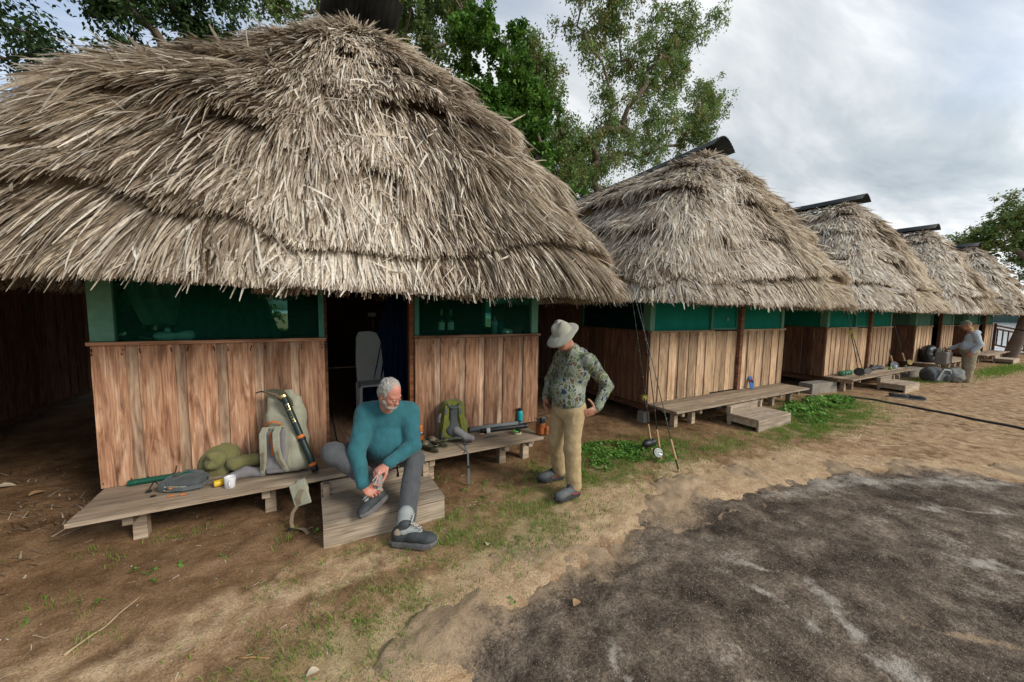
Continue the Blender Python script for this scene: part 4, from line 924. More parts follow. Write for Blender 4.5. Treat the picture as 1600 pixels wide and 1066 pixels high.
def soft(name, prims, mat, parent=None, h=.008, folds=None, M=None, clip=None, smooth_it=1):
    D, lo = field(prims, h)
    if clip is not None:
        ax = [lo[i] + np.arange(D.shape[i]) * h for i in range(3)]; X, Y, Z = np.meshgrid(*ax, indexing='ij', sparse=True)
        for (p, nrm) in clip: nn_ = np.array(nrm, float) / np.linalg.norm(nrm); D = np.maximum(D, (X - p[0]) * nn_[0] + (Y - p[1]) * nn_[1] + (Z - p[2]) * nn_[2])
    V, F = nets(D, lo, h)
    if folds:
        amp, sc, sx = folds[:3]; N = np.zeros_like(V); fn = np.cross(V[F[:, 2]] - V[F[:, 0]], V[F[:, 3]] - V[F[:, 1]])
        for i in range(4): np.add.at(N, F[:, i], fn)
        N /= np.linalg.norm(N, axis=1)[:, None] + 1e-9
        Q = V * np.array(sx); f1 = vn3(Q + .35 * vn3(Q, sc * .6, 9)[:, None] * .1, sc, 3); f1 = 1 - np.abs(f1 * 2 - 1) * 2; f2 = vn3(V, sc * 2.6, 8) - .5
        V = V + N * (amp * (f1 * .8 + f2 * .7))[:, None]
    me = np_mesh(name, V, F, True); return link(name, me, mat, parent, M)
# ------------------------------------------------------------------ people
def skin_mat(name, c, red):
    m, nt, b = newmat(name, .5, .35); v = coord(nt); n = noise(nt, v, 18, 4); n2 = noise(nt, v, 220, 2)
    r = ramp(nt, [(.3, red), (.65, c)], n); cc = mixc(nt, mth(nt, 'MULTIPLY', n2, .25), r.outputs[0], tuple(x * .75 for x in c)); nt.links.new(cc, b.inputs['Base Color'])
    b.inputs['Subsurface Weight'].default_value = .12; b.inputs['Subsurface Radius'].default_value = (.02, .008, .004); b.inputs['Subsurface Scale'].default_value = .3
    bump(nt, b, n2, .12, .002); return m
M_skin1 = skin_mat('ruddy_skin', (.58, .29, .21), (.52, .16, .11)); M_skin2 = skin_mat('tanned_skin', (.42, .22, .14), (.36, .14, .08))
M_teal = cloth('teal_jersey', (.032, .130, .150), .15, 900, 11)
M_gpant = cloth('grey_trouser_cloth', (.080, .084, .088), .15, 700, 10)
M_tan = cloth('khaki_trouser_cloth', (.42, .31, .165), .15, 700, 10)
M_tan2 = cloth('dull_khaki_cloth', (.28, .235, .15), .15, 500, 6)
M_lgrey = cloth('pale_blue_grey_jersey', (.44, .48, .50), .12, 600, 7)
M_hat = cloth('light_stone_hat_cloth', (.33, .32, .255), .10, 500, 6)
M_cap = cloth('olive_cap_cloth', (.12, .13, .08), .2)
m, nt, b = newmat('camo_jersey', .9, .15); v = coord(nt, scale=(1, 1, .8)); nz = nn(nt, 'ShaderNodeTexNoise', Scale=9.0, Detail=3.0); nt.links.new(v, nz.inputs['Vector'])
wv = nn(nt, 'ShaderNodeVectorMath', operation='SCALE'); wv.inputs['Scale'].default_value = .09; nt.links.new(nz.outputs['Color'], wv.inputs[0])
av = nn(nt, 'ShaderNodeVectorMath', operation='ADD'); nt.links.new(v, av.inputs[0]); nt.links.new(wv.outputs[0], av.inputs[1])
vo = nn(nt, 'ShaderNodeTexVoronoi', Scale=26.0); nt.links.new(av.outputs[0], vo.inputs['Vector'])
ve = nn(nt, 'ShaderNodeTexVoronoi', Scale=26.0, feature='DISTANCE_TO_EDGE'); nt.links.new(av.outputs[0], ve.inputs['Vector'])
sx = nn(nt, 'ShaderNodeSeparateColor'); nt.links.new(vo.outputs['Color'], sx.inputs[0])
rc = ramp(nt, [(0, (.12, .155, .08)), (.28, (.17, .20, .14)), (.48, (.07, .10, .05)), (.62, (.04, .055, .085)), (.76, (.12, .085, .05)), (.88, (.26, .29, .25))], sx.outputs[0], 'CONSTANT')
rb_ = ramp(nt, [(.04, 0), (.085, 1)], ve.outputs[0]); cc = mixc(nt, rb_.outputs[0], (.29, .29, .225), rc.outputs[0]); nt.links.new(cc, b.inputs['Base Color'])
wr = noise(nt, coord(nt, scale=(1, 1, .55)), 11, 2, .45, 1.6); bump(nt, b, mth(nt, 'MULTIPLY', mth(nt, 'ABSOLUTE', mth(nt, 'SUBTRACT', wr, .5)), -2.6), .35, .012); M_camo = m
def hair_mat(name, a, b2):
    m, nt, b = newmat(name, .75, .2); n = noise(nt, coord(nt), 160, 3, .7); n2 = noise(nt, coord(nt), 45, 3)
    r = ramp(nt, [(.35, a), (.62, b2)], mth(nt, 'ADD', mth(nt, 'MULTIPLY', n, .6), mth(nt, 'MULTIPLY', n2, .4))); nt.links.new(r.outputs[0], b.inputs['Base Color']); bump(nt, b, mth(nt, 'ADD', n, n2), 1.0, .006); return m
M_hair = hair_mat('grey_curly_hair', (.17, .155, .14), (.52, .49, .44)); M_hair2 = hair_mat('short_dark_grey_hair', (.08, .07, .06), (.28, .25, .22))
M_boot = plain('charcoal_boot_rubber', (.050, .055, .058), .65, .3, .35, 40, .3); M_bgrey = plain('grey_boot_fabric', (.30, .32, .31), .8, .2, .15, 60, .3)
M_sole = plain('grey_boot_sole', (.12, .115, .115), .8, .2, .3, 40, .3); M_lace = plain('white_lace', (.62, .60, .57), .8, .2, .12, 120, .1); M_bpatch = plain('tan_boot_mesh', (.36, .28, .20), .85, .1, .25, 200, .4)
M_shoe = plain('muddy_grey_shoe', (.10, .105, .105), .75, .2, .5, 30, .3); M_lips = plain('lips_and_mouth', (.30, .07, .05), .5, .3, .2, 60, 0)
M_eye = plain('dark_eye', (.02, .02, .02), .3, .5, .1, 30, 0); M_wire = plain('thin_spectacle_wire', (.25, .22, .18), .35, .5, .1, 30, 0, 1)

M_dk_belt = plain('brown_belt', (.06, .04, .025), .6, .3, .2, 60, .1)
def lerp3(a, b_, t): return tuple(a[i] + (b_[i] - a[i]) * t for i in range(3))
def hand_prims(wrist, fwd, palm_n, curls, side=1, s=1.0, thumb_dir=None):
    """palm + four fingers of three segments + thumb; palm_n points out of the palm, fingers curl towards it"""
    f = Vector(fwd).normalized(); nrm = Vector(palm_n); nrm = (nrm - f * nrm.dot(f)).normalized(); lat = f.cross(nrm) * side
    R_ = np.array([[f.x, lat.x, nrm.x], [f.y, lat.y, nrm.y], [f.z, lat.z, nrm.z]])
    w = Vector(wrist); P = [('c', w - f * .02, w + f * .02, .026 * s, .028 * s, .015), ('e', tuple(w + f * .055 * s), (.052 * s, .043 * s, .019 * s), R_, .014)]
    for i, (ly, ln) in enumerate(((.030, .074), (.010, .084), (-.011, .078), (-.031, .060))):
        c = curls[i] if isinstance(curls, (list, tuple)) else curls
        p = w + f * (.092 - .004 * abs(i - 1)) * s + lat * ly * s; ang = c * .45; d = f * math.cos(ang) + nrm * math.sin(ang) + lat * (ly * 1.5)
        rr_ = .0098 * s
        for k, fr_ in enumerate((.45, .31, .24)):
            d.normalize(); q = p + d * ln * fr_ * s; P.append(('c', tuple(p), tuple(q), rr_, rr_ * .93, .003 if k else .007)); p = q; rr_ *= .93; ang += c * .75
            d = f * math.cos(ang) + nrm * math.sin(ang) + lat * (ly * 1.5)
    p = w + f * .022 * s + lat * .030 * s; d = (f * .75 + lat * .55 + nrm * .45).normalized() if thumb_dir is None else Vector(thumb_dir).normalized()
    for k, l_ in enumerate((.042, .032, .026)):
        q = p + d * l_ * s; P.append(('c', tuple(p), tuple(q), (.0135 - .0015 * k) * s, (.012 - .0012 * k) * s, .008 if k == 0 else .003)); p = q; d = (d + f * .22 - lat * .12).normalized()
    return P
def head_prims(c, fw, up, s=1.0, jaw=1.0):
    R_ = rot_from(fw, up); cv = np.array(c, float)
    def L(x, y, z): return tuple(cv + R_ @ (np.array([x, y, z]) * s))
    E_ = lambda p, r, k: ('e', L(*p), tuple(x * s for x in r), R_, k)
    P = [E_((-.012, 0, .035), (.098, .077, .095), .0), E_((.022, 0, -.035), (.070, .064, .080), .03), E_((.050, 0, -.078), (.040 * jaw, .046 * jaw, .034), .03),
         E_((.070, 0, .022), (.022, .055, .014), .018),
         ('c', L(.086, 0, .006), L(.108, 0, -.030), .0085 * s, .0145 * s, .010), E_((.100, .012, -.034), (.010, .008, .008), .005), E_((.100, -.012, -.034), (.010, .008, .008), .005),
         E_((.062, .040, -.028), (.024, .022, .022), .020), E_((.062, -.040, -.028), (.024, .022, .022), .020),
         E_((.084, 0, -.058), (.012, .024, .007), .006), E_((.080, 0, -.069), (.012, .021, .007), .006),
         E_((.095, .031, .006), (.012, .017, .010), -.008), E_((.095, -.031, .006), (.012, .017, .010), -.008), E_((.086, .030, .004), (.010, .013, .009), .004), E_((.086, -.030, .004), (.010, .013, .009), .004),
         E_((.096, 0, -.0635), (.010, .022, .0022), -.003),
         E_((-.008, .080, -.010), (.018, .008, .030), .006), E_((-.008, -.080, -.010), (.018, .008, .030), .006), E_((-.002, .085, -.006), (.009, .005, .017), -.004), E_((-.002, -.085, -.006), (.009, .005, .017), -.004)]
    return P, L, R_, E_
def boot(parent, toe, heel, ankle, ank_top, low=False, mats=None):
    """boot in world space: toe and heel are sole points, ankle joint above the heel"""
    fw = (Vector(toe) - Vector(heel)); Ln = fw.length; up = Vector(ankle) - Vector(heel); R_ = rot_from(fw, up); h0 = np.array(heel, float); k = Ln / .28
    def L(x, y, z): return tuple(h0 + R_ @ (np.array([x, y, z]) * k))
    E_ = lambda p, r, q: ('e', L(*p), tuple(a * k for a in r), R_, q)
    m1, m2, m3, ml = mats or (M_boot, M_bgrey, M_sole, M_lace)
    up_ = [E_((.05, 0, .060), (.055, .044, .055), 0), E_((.145, 0, .060), (.085, .047, .044), .03), E_((.235, 0, .050), (.064, .050, .038), .03), ('c', L(.055, 0, .07), L(.085, 0, .11 if low else .13), .046 * k, .042 * k, .02)]
    o = soft('boot', up_ , m1, parent, .0055, clip=[(L(0, 0, .012), tuple(-R_[:, 2]))])
    # sole
    mb = MB(); 
    oc = [(x, y * 1.06) for x, y in ((-.004, -.026), (.02, -.038), (.08, -.036), (.15, -.042), (.22, -.049), (.27, -.040), (.300, -.018), (.302, .012), (.27, .038), (.22, .046), (.15, .040), (.08, .036), (.02, .038), (-.004, .026))]; n = len(oc); vs = []
    for z, sc in ((-.004, .96), (.004, 1.0), (.020, 1.03), (.030, .97)):
        for x, y in oc: zz = z + (.018 * max(0, (x - .2) / .1) ** 2); vs.append(L((x - .15) * sc + .15, y * sc, zz))
    fs = [(r * n + i, r * n + (i + 1) % n, (r + 1) * n + (i + 1) % n, (r + 1) * n + i) for r in range(3) for i in range(n)] + [tuple(range(n))[::-1], tuple(3 * n + i for i in range(n))]
    mb.add(vs, fs); mb.build('sole', m3, o, smooth=False)
    if not low:
        sh = [('c', L(.075, 0, .095), ank_top, .044 * k, .052 * k, 0), ('c', L(.085, 0, .10), L(.185, 0, .088), .038 * k, .020 * k, .02)]
        soft('boot_shaft', sh, m2, o, .0055)
        soft('boot_panel', [E_((.055, .036, .085), (.030, .012, .032), 0), E_((.055, -.036, .085), (.030, .012, .032), 0)], M_bpatch, o, .005)
        at = Vector(ank_top); a0 = Vector(L(.195, 0, .112)); a1 = Vector(L(.128, 0, .145)); a2 = at + Vector(R_[:, 0]) * .052 * k; lat = Vector(R_[:, 1])
        mb = MB(); pts = [a0.lerp(a1, t) for t in (0, .33, .66, 1)] + [a1.lerp(a2, t) for t in (.35, .7, 1)]
        for i, p in enumerate(pts[:-1]):
            q = pts[i + 1]; w = .020 * k
            mb.tube([p - lat * w, (p + q) / 2 + Vector(R_[:, 0]) * .006, q + lat * w], .0022, 5); mb.tube([p + lat * w, (p + q) / 2 + Vector(R_[:, 0]) * .006, q - lat * w], .0022, 5)
        mb.build('lace', ml, o); 
        mb = MB()
        for p in pts:
            for s_ in (-1, 1): mb.box(p + lat * s_ * .022 * k, (.007, .007, .007))
        mb.build('lace_hook', M_black, o)
    else:
        mb = MB(); lat = Vector(R_[:, 1]); pts = [Vector(L(.19 - .02 * i, 0, .088 + .008 * i)) for i in range(5)]
        for i in range(4): mb.tube([pts[i] - lat * .018, pts[i + 1] + lat * .018], .0026, 5); mb.tube([pts[i] + lat * .018, pts[i + 1] - lat * .018], .0026, 5)
        mb.build('lace', ml, o)
        mb = MB(); mb.tube([L(.02, -.040, .04), L(.07, -.041, .035), L(.12, -.043, .045)], .006, 6); mb.tube([L(.02, .040, .04), L(.07, .041, .035), L(.12, .043, .045)], .006, 6); mb.build('red_trim', plain('red_shoe_trim', (.40, .04, .03), .6, .3, .2, 50, 0), o)
    return o

# --- seated man in teal
P1 = thing('person', 'grey-haired bearded man in a teal long-sleeved shirt seated on the step tying his boot', 'person', (0, 0, 0))
hip = (.58, 3.68, .46); rh = (.46, 3.66, .46); lh = (.70, 3.64, .46)
rk = (.150, 3.34, .650); ra = (.475, 3.205, .365); lk = (.79, 3.18, .535); la = (.645, 2.885, .17)
rs = (.425, 3.43, .935); ls = (.795, 3.38, .905); re_ = (.325, 3.27, .655); le = (.775, 3.17, .665); rw = (.355, 3.10, .420); lw = (.535, 3.065, .580)
hc = (.590, 3.19, 1.140); hfw = (.46, -.70, -.46); hup = (.14, -.30, .85)
HP, HL, HR, HE = head_prims(hc, hfw, hup, .97, 1.12)
chest = (.61, 3.44, .82); belly = (.60, 3.47, .62)
skin = HP + [('c', (.60, 3.36, .94), tuple(HL(-.03, 0, -.06)), .062, .060, .03), ('e', chest, (.17, .12, .15), None, .05), ('e', belly, (.17, .17, .16), None, .06), ('e', hip, (.17, .14, .12), None, .05),
    ('c', (.60, 3.40, .90), rs, .06, .05, .04), ('c', (.60, 3.40, .90), ls, .06, .05, .04), ('c', rs, re_, .048, .040, .03), ('c', re_, rw, .040, .027, .02), ('c', ls, le, .048, .040, .03), ('c', le, lw, .040, .027, .02),
    ('c', rh, rk, .08, .055, .04), ('c', rk, ra, .052, .038, .03), ('c', lh, lk, .08, .055, .04), ('c', lk, la, .052, .038, .03), ('c', ra, (.45, 3.12, .275), .030, .026, .02), ('c', la, (.66, 2.80, .06), .030, .026, .02)]
skin = [p for p in skin if not (p[0] == 'e' and p[1] == belly)] + [('e', (.60, 3.50, .63), (.15, .13, .14), None, .06)]
skin += hand_prims(rw, (.42, -.12, -.45), (.55, -.35, -.35), (1.0, 1.15, 1.3, 1.4), -1, 1.02)
skin += hand_prims(lw, (-.62, -.22, -.30), (-.35, .1, -.85), (.95, 1.1, 1.25, 1.35), 1, 1.02)
body = soft('body', skin, M_skin1, P1, .0048)
# face details
mb = MB(); 
for s_ in (-1, 1):
    ring = [HL(.104, s_ * .033 + .020 * math.cos(t), .000 + .014 * math.sin(t)) for t in np.linspace(0, 6.283, 17)]; mb.tube(ring, .0011, 5)
    mb.tube([HL(.103, s_ * .052, .004), HL(.06, s_ * .078, .006), HL(.005, s_ * .083, .006)], .0012, 5)
mb.tube([HL(.104, -.012, .003), HL(.109, 0, .005), HL(.104, .012, .003)], .0012, 5); mb.build('spectacles', M_wire, P1)
soft('mouth', [HE((.091, 0, -.064), (.006, .018, .003), 0)], M_lips, P1, .003)
soft('eyes', [('c', HL(.0935, .022, .000), HL(.0925, .040, -.001), .0025, .0025, 0), ('c', HL(.0935, -.022, .000), HL(.0925, -.040, -.001), .0025, .0025, 0)], M_eye, P1, .0025)
# hair: many little locks on the skull, beard round the jaw
def hair_locks(L, R_, n, region, size, mat, parent, name, seed=1):
    r = np.random.default_rng(seed); prims = region; D, lo = field(prims, .006); V, F = nets(D, lo, .006)
    fn = np.cross(V[F[:, 2]] - V[F[:, 0]], V[F[:, 3]] - V[F[:, 1]]); N = np.zeros_like(V)
    for i in range(4): np.add.at(N, F[:, i], fn)
    N /= np.linalg.norm(N, axis=1)[:, None] + 1e-9
    q = (1 - np.abs(vn3(V, 42, 2) * 2 - 1) * 2) * .5 + (vn3(V, 95, 4) - .5)
    V2 = V + N * (q * size)[:, None]
    return link(name, np_mesh(name, V2, F, True), mat, parent)
cap_ = [HE((-.030, 0, .040), (.098, .084, .098), 0), HE((-.055, 0, -.005), (.062, .080, .075), .02), HE((.005, .074, .01), (.022, .012, .040), .01), HE((.005, -.074, .01), (.022, .012, .040), .01),
        HE((.120, 0, .040), (.088, .085, .082), -.015), HE((.06, 0, -.07), (.085, .12, .06), -.02), HE((.0, .088, -.012), (.020, .014, .026), -.006), HE((.0, -.088, -.012), (.020, .014, .026), -.006)]
hair_locks(HL, HR, 0, cap_, .010, M_hair, P1, 'hair')
brd = [HE((.050, 0, -.087), (.052, .056, .034), 0), HE((.020, .056, -.058), (.034, .015, .032), .015), HE((.020, -.056, -.058), (.034, .015, .032), .015), ('c', HL(.094, -.022, -.056), HL(.098, 0, -.048), .006, .007, .004), ('c', HL(.094, .022, -.056), HL(.098, 0, -.048), .006, .007, .004), HE((.095, 0, -.064), (.02, .024, .0075), -.004)]
hair_locks(HL, HR, 0, brd, .005, hair_mat('grizzled_beard', (.24, .20, .17), (.55, .51, .46)), P1, 'beard')
sh1 = [('e', (.610, 3.43, .85), (.195, .140, .15), None, 0), ('e', (.605, 3.41, .65), (.205, .21, .165), None, .06), ('e', (.60, 3.53, .54), (.205, .19, .10), None, .05), ('c', (.595, 3.40, .905), (.60, 3.37, .965), .085, .070, .03),
    ('c', (.545, 3.41, .945), rs, .088, .076, .08), ('c', (.665, 3.39, .935), ls, .088, .076, .08), ('c', rs, re_, .080, .064, .05), ('c', re_, lerp3(re_, rw, .93), .062, .042, .03), ('c', ls, le, .080, .064, .05), ('c', le, lerp3(le, lw, .93), .062, .042, .03),
    ('c', tuple(HL(-.02, 0, -.085)), tuple(HL(-.0, 0, .02)), .062, .060, -.008)]
soft('shirt', sh1, M_teal, P1, .0055, folds=(.014, 11, (1, 1, .5)))
tr1 = [('e', (.58, 3.66, .470), (.20, .20, .112), None, 0), ('c', rh, rk, .105, .080, .05), ('c', rk, lerp3(rk, ra, .93), .080, .064, .03), ('c', lh, lk, .105, .080, .05), ('c', lk, lerp3(lk, la, .97), .078, .066, .03)]
soft('trousers', tr1, M_gpant, P1, .006, folds=(.013, 11, (1, 1, .6)))
mb = MB(); mb.box((.68, 3.33, .50), (.03, .02, .035)); mb.tube([(.66, 3.30, .50), (.655, 3.26, .44), (.66, 3.25, .40)], .008, 6); mb.box((.658, 3.25, .385), (.022, .012, .03)); mb.build('belt_clip', M_black, P1, bevel=.003)
b1 = boot(P1, (.335, 2.965, .212), (.545, 3.175, .235), (.500, 3.215, .35), (.472, 3.205, .40))
b2 = boot(P1, (.810, 2.675, .012), (.530, 2.868, .012), (.540, 2.872, .12), (.640, 2.870, .225))
mb = MB(); mb.tube([(.445, 3.10, .37), (.43, 3.03, .45), (.455, 3.0, .545), (.47, 3.02, .56)], .0025, 5); mb.tube([(.47, 3.11, .37), (.50, 3.05, .44), (.475, 3.01, .53)], .0025, 5); mb.tube([(.47, 3.01, .55), (.41, 2.99, .50), (.425, 2.99, .46), (.45, 3.0, .52)], .0025, 5); mb.build('lace', M_lace, P1)

# --- standing man in camo
P2 = thing('person', 'man in a wide-brimmed stone hat, camouflage shirt and khaki trousers standing with hand on hip', 'person', (0, 0, 0))
hc = (2.225, 2.96, 1.600); hfw = (-.84, -.22, -.40); hup = (-.38, 0, .92)
HP, HL, HR, HE = head_prims(hc, hfw, hup, 1.0, 1.0)
ns, fs_ = (2.43, 2.80, 1.375), (2.36, 3.15, 1.375); nh, fh = (2.34, 2.88, .90), (2.33, 3.07, .90)
nk, fk = (2.285, 2.84, .49), (2.29, 3.12, .49); na, fa = (2.318, 2.83, .10), (2.395, 3.19, .10)
ne, nw = (2.725, 2.84, 1.09), (2.505, 2.75, .885); fe, fw_ = (2.35, 3.33, 1.10), (2.20, 3.20, .93)
skin = HP + [('c', (2.40, 2.97, 1.40), HL(-.03, 0, -.06), .060, .056, .03), ('e', (2.37, 2.97, 1.25), (.12, .17, .20), None, .05), ('e', (2.30, 2.97, 1.02), (.13, .16, .16), None, .05), ('e', (2.33, 2.97, .90), (.13, .16, .10), None, .05),
    ('c', (2.39, 2.97, 1.38), ns, .06, .05, .04), ('c', (2.39, 2.97, 1.38), fs_, .06, .05, .04), ('c', ns, ne, .045, .037, .02), ('c', ne, nw, .037, .026, .02), ('c', fs_, fe, .045, .037, .02), ('c', fe, fw_, .037, .026, .02),
    ('c', nh, nk, .075, .05, .03), ('c', nk, na, .048, .036, .02), ('c', fh, fk, .075, .05, .03), ('c', fk, fa, .048, .036, .02), ('c', na, (2.2, 2.80, .04), .034, .03, .02), ('c', fa, (2.3, 3.2, .04), .034, .03, .02)]
skin += hand_prims(nw, (-.92, .10, -.20), (.12, .95, .1), (.35, .35, .45, .5), -1, 1.02, thumb_dir=(-.25, .25, .75))
skin += hand_prims(fw_, (-.5, -.5, -.6), (.6, -.6, .0), .6, 1, 1.0)
soft('body', skin, M_skin2, P2, .005)
hair_locks(HL, HR, 0, [HE((-.030, 0, .02), (.092, .081, .085), 0), HE((.085, 0, .0), (.09, .12, .12), -.02)], .004, M_hair2, P2, 'hair')
soft('mouth', [HE((.091, 0, -.064), (.006, .018, .003), 0)], M_lips, P2, .003)
sh2 = [('e', (2.375, 2.97, 1.25), (.150, .185, .19), None, 0), ('e', (2.305, 2.97, 1.05), (.165, .180, .17), None, .06), ('e', (2.32, 2.97, .945), (.160, .185, .085), None, .05), ('c', (2.385, 2.97, 1.37), (2.345, 2.965, 1.465), .090, .078, .03),
    ('c', (2.38, 2.92, 1.37), ns, .08, .070, .04), ('c', (2.38, 3.02, 1.37), fs_, .08, .070, .04), ('c', ns, ne, .072, .058, .03), ('c', ne, lerp3(ne, nw, .95), .058, .040, .02), ('c', fs_, fe, .072, .058, .03), ('c', fe, lerp3(fe, fw_, .95), .058, .04, .02),
    ('e', (2.455, 2.97, 1.44), (.06, .10, .05), None, .03), ('c', HL(-.0, 0, -.10), HL(-.02, 0, 0), .058, .07, -.008)]
soft('shirt', sh2, M_camo, P2, .0055, folds=(.012, 11, (1, 1, .55)), clip=[((2.3, 2.97, .865), (.1, 0, -1))])
tr2 = [('e', (2.33, 2.97, .865), (.150, .178, .12), None, 0), ('c', nh, nk, .100, .078, .04), ('c', nk, lerp3(nk, na, .97), .078, .070, .03), ('c', fh, fk, .100, .078, .04), ('c', fk, lerp3(fk, fa, .97), .078, .070, .03)]
mb = MB(); mb.tube([(2.33 + .135 * math.cos(q), 2.97 + .165 * math.sin(q), .905) for q in np.linspace(0, 6.283, 29)], .013, 6, flat=1.3); mb.build('belt', M_dk_belt, P2)
soft('trousers', tr2, M_tan, P2, .006, folds=(.012, 10, (1, 1, .6)))
boot(P2, (2.075, 2.785, .008), (2.365, 2.815, .008), (2.33, 2.82, .12), None, True, (M_shoe, M_shoe, M_rubber, M_black))
boot(P2, (2.155, 3.225, .008), (2.445, 3.195, .008), (2.41, 3.20, .12), None, True, (M_shoe, M_shoe, M_rubber, M_black))
def hat(parent, c, R_, crown_r, crown_h, brim_w, mat, name='hat', wave=.02, front=.0, top=None, th=.003, label=None, squash=.88):
    c = np.array(c, float); vs = []; n = 40; rows = [(.0, crown_h * .98), (.55, crown_h), (.85, crown_h * .93), (.97, crown_h * .55), (1.0, 0.012), (1.02, 0)]
    br = [.25, .5, .75, 1.0]
    for k, (r, z) in enumerate(rows):
        for i in range(n):
            a = 2 * math.pi * i / n; rx = crown_r * r; dz = (-.016 * math.cos(2 * a + .6) - .012 * math.sin(3 * a)) * (r > .3) * (z / crown_h)
            vs.append(c + R_ @ np.array([rx * math.cos(a), rx * squash * math.sin(a), z + dz]))
    for t in br:
        for i in range(n):
            a = 2 * math.pi * i / n; w = brim_w * t * (1 + front * max(0, math.cos(a))); rx = crown_r * 1.02 + w
            z = -.05 * t * t * (.3 + max(0, math.cos(a))) * (brim_w / .07) + wave * t * math.cos(2 * a + 3.14) * .9 + wave * .4 * t * math.sin(3 * a)
            vs.append(c + R_ @ np.array([rx * math.cos(a), rx * squash * math.sin(a), z]))
    m_ = len(rows) + len(br); fs = [(k * n + i, k * n + (i + 1) % n, (k + 1) * n + (i + 1) % n, (k + 1) * n + i) for k in range(m_ - 1) for i in range(n)]
    fs = [f[::-1] for f in fs]
    mb = MB(); mb.add(vs, fs); o = mb.build(name, mat, parent, smooth=True, sub=1); s_ = o.modifiers.new('t', 'SOLIDIFY'); s_.thickness = th; return o
HRn = rot_from(tuple(HR[:, 0] * 1 - HR[:, 2] * .10), tuple(HR[:, 2]))
ho = hat(P2, HL(-.014, 0, .062), HRn, .106, .098, .074, M_hat, front=.30, wave=-.012)
mb = MB(); cc_ = np.array(HL(-.014, 0, .064)); pts = [cc_ + HRn @ np.array(p) for p in ((.02, -.01, .125), (-.03, -.03, .112), (-.06, -.06, .088), (-.085, -.088, .03), (-.115, -.115, .012))]; mb.tube(pts, .003, 6)
mb.tube([cc_ + HRn @ np.array(p) for p in ((.0, .0, .112), (.01, -.01, .135), (.03, -.01, .13), (.03, .0, .112))], .004, 6); mb.build('chin_cord', M_black, ho)

# --- far man by the fourth hut
P3 = thing('person', 'man in pale grey shirt, olive cap and baggy khaki trousers standing by the far huts', 'person', (0, 0, 0))
X, Y = 16.62, 2.83
hc = (X - .10, Y, 1.63); HP, HL, HR, HE = head_prims(hc, (-.9, -.1, -.35), (-.3, 0, .95), 1.05)
o_ = lambda x, y, z: (X + x, Y + y, z)
arm = [(o_(.05, -.17, 1.40), o_(.14, -.24, 1.12), .052, .045), (o_(.14, -.24, 1.12), o_(.02, -.27, .90), .05, .036), (o_(.03, .16, 1.40), o_(.0, .25, 1.12), .052, .045), (o_(.0, .25, 1.12), o_(-.30, .26, .93), .045, .036)]
sk = HP + [('c', o_(0, 0, 1.42), HL(-.02, 0, -.05), .06, .06, .02), ('e', o_(.04, 0, 1.25), (.13, .17, .22), None, .05), ('e', o_(0, 0, .98), (.15, .16, .16), None, .05)] + [('c', a, b_, ra_ * .75, rb2 * .75, .02) for a, b_, ra_, rb2 in arm]
sk += [('c', o_(0, -.10, .9), o_(-.02, -.12, .08), .07, .04, .03), ('c', o_(0, .10, .9), o_(.06, .14, .08), .07, .04, .03)]
sk += hand_prims(o_(.02, -.27, .90), (-.5, 0, -.7), (.3, 1, 0), .6, -1, 1.1) + hand_prims(o_(-.30, .28, .93), (-.8, -.1, -.4), (0, -.3, -1), 1.2, 1, 1.1)
soft('body', sk, M_skin2, P3, .008)
soft('shirt', [('e', o_(.05, 0, 1.26), (.15, .17, .19), None, 0), ('e', o_(0, 0, 1.03), (.18, .17, .18), None, .06), ('e', o_(.10, 0, 1.44), (.08, .12, .06), None, .03)] + [('c', a, b_, ra_ * 1.25, rb2 * 1.2, .04) for a, b_, ra_, rb2 in arm], M_lgrey, P3, .010, folds=(.015, 9, (1, 1, .7)), clip=[((X, Y, .86), (0, 0, -1))])
soft('trousers', [('e', o_(.02, 0, .88), (.18, .19, .14), None, 0), ('c', o_(.01, -.10, .85), o_(.0, -.13, .45), .12, .105, .05), ('c', o_(.0, -.13, .45), o_(-.03, -.13, .10), .105, .10, .04), ('c', o_(.02, .10, .85), o_(.05, .14, .45), .12, .105, .05), ('c', o_(.05, .14, .45), o_(.05, .15, .10), .105, .10, .04)], M_tan2, P3, .011, folds=(.02, 8, (1, 1, .6)))
hat(P3, HL(-.01, 0, .055), rot_from(tuple(HR[:, 0]), tuple(HR[:, 2])), .105, .075, .028, M_cap, 'cap', front=2.2, wave=.0)
soft('neck_scarf', [('e', HL(-.03, 0, -.085), (.075, .075, .03), None, 0)], plain('yellow_scarf', (.45, .36, .10), .8), P3, .008)
P3.matrix_world = T(X, Y, 0) @ Matrix.Rotation(math.radians(-68), 4, 'Z') @ T(-X, -Y, 0)
for dy, dx in ((-.13, -.05), (.15, .03)): boot(P3, o_(dx - .22, dy, .008), o_(dx + .08, dy, .008), o_(dx + .05, dy, .12), None, True, (M_shoe, M_shoe, M_rubber, M_black))
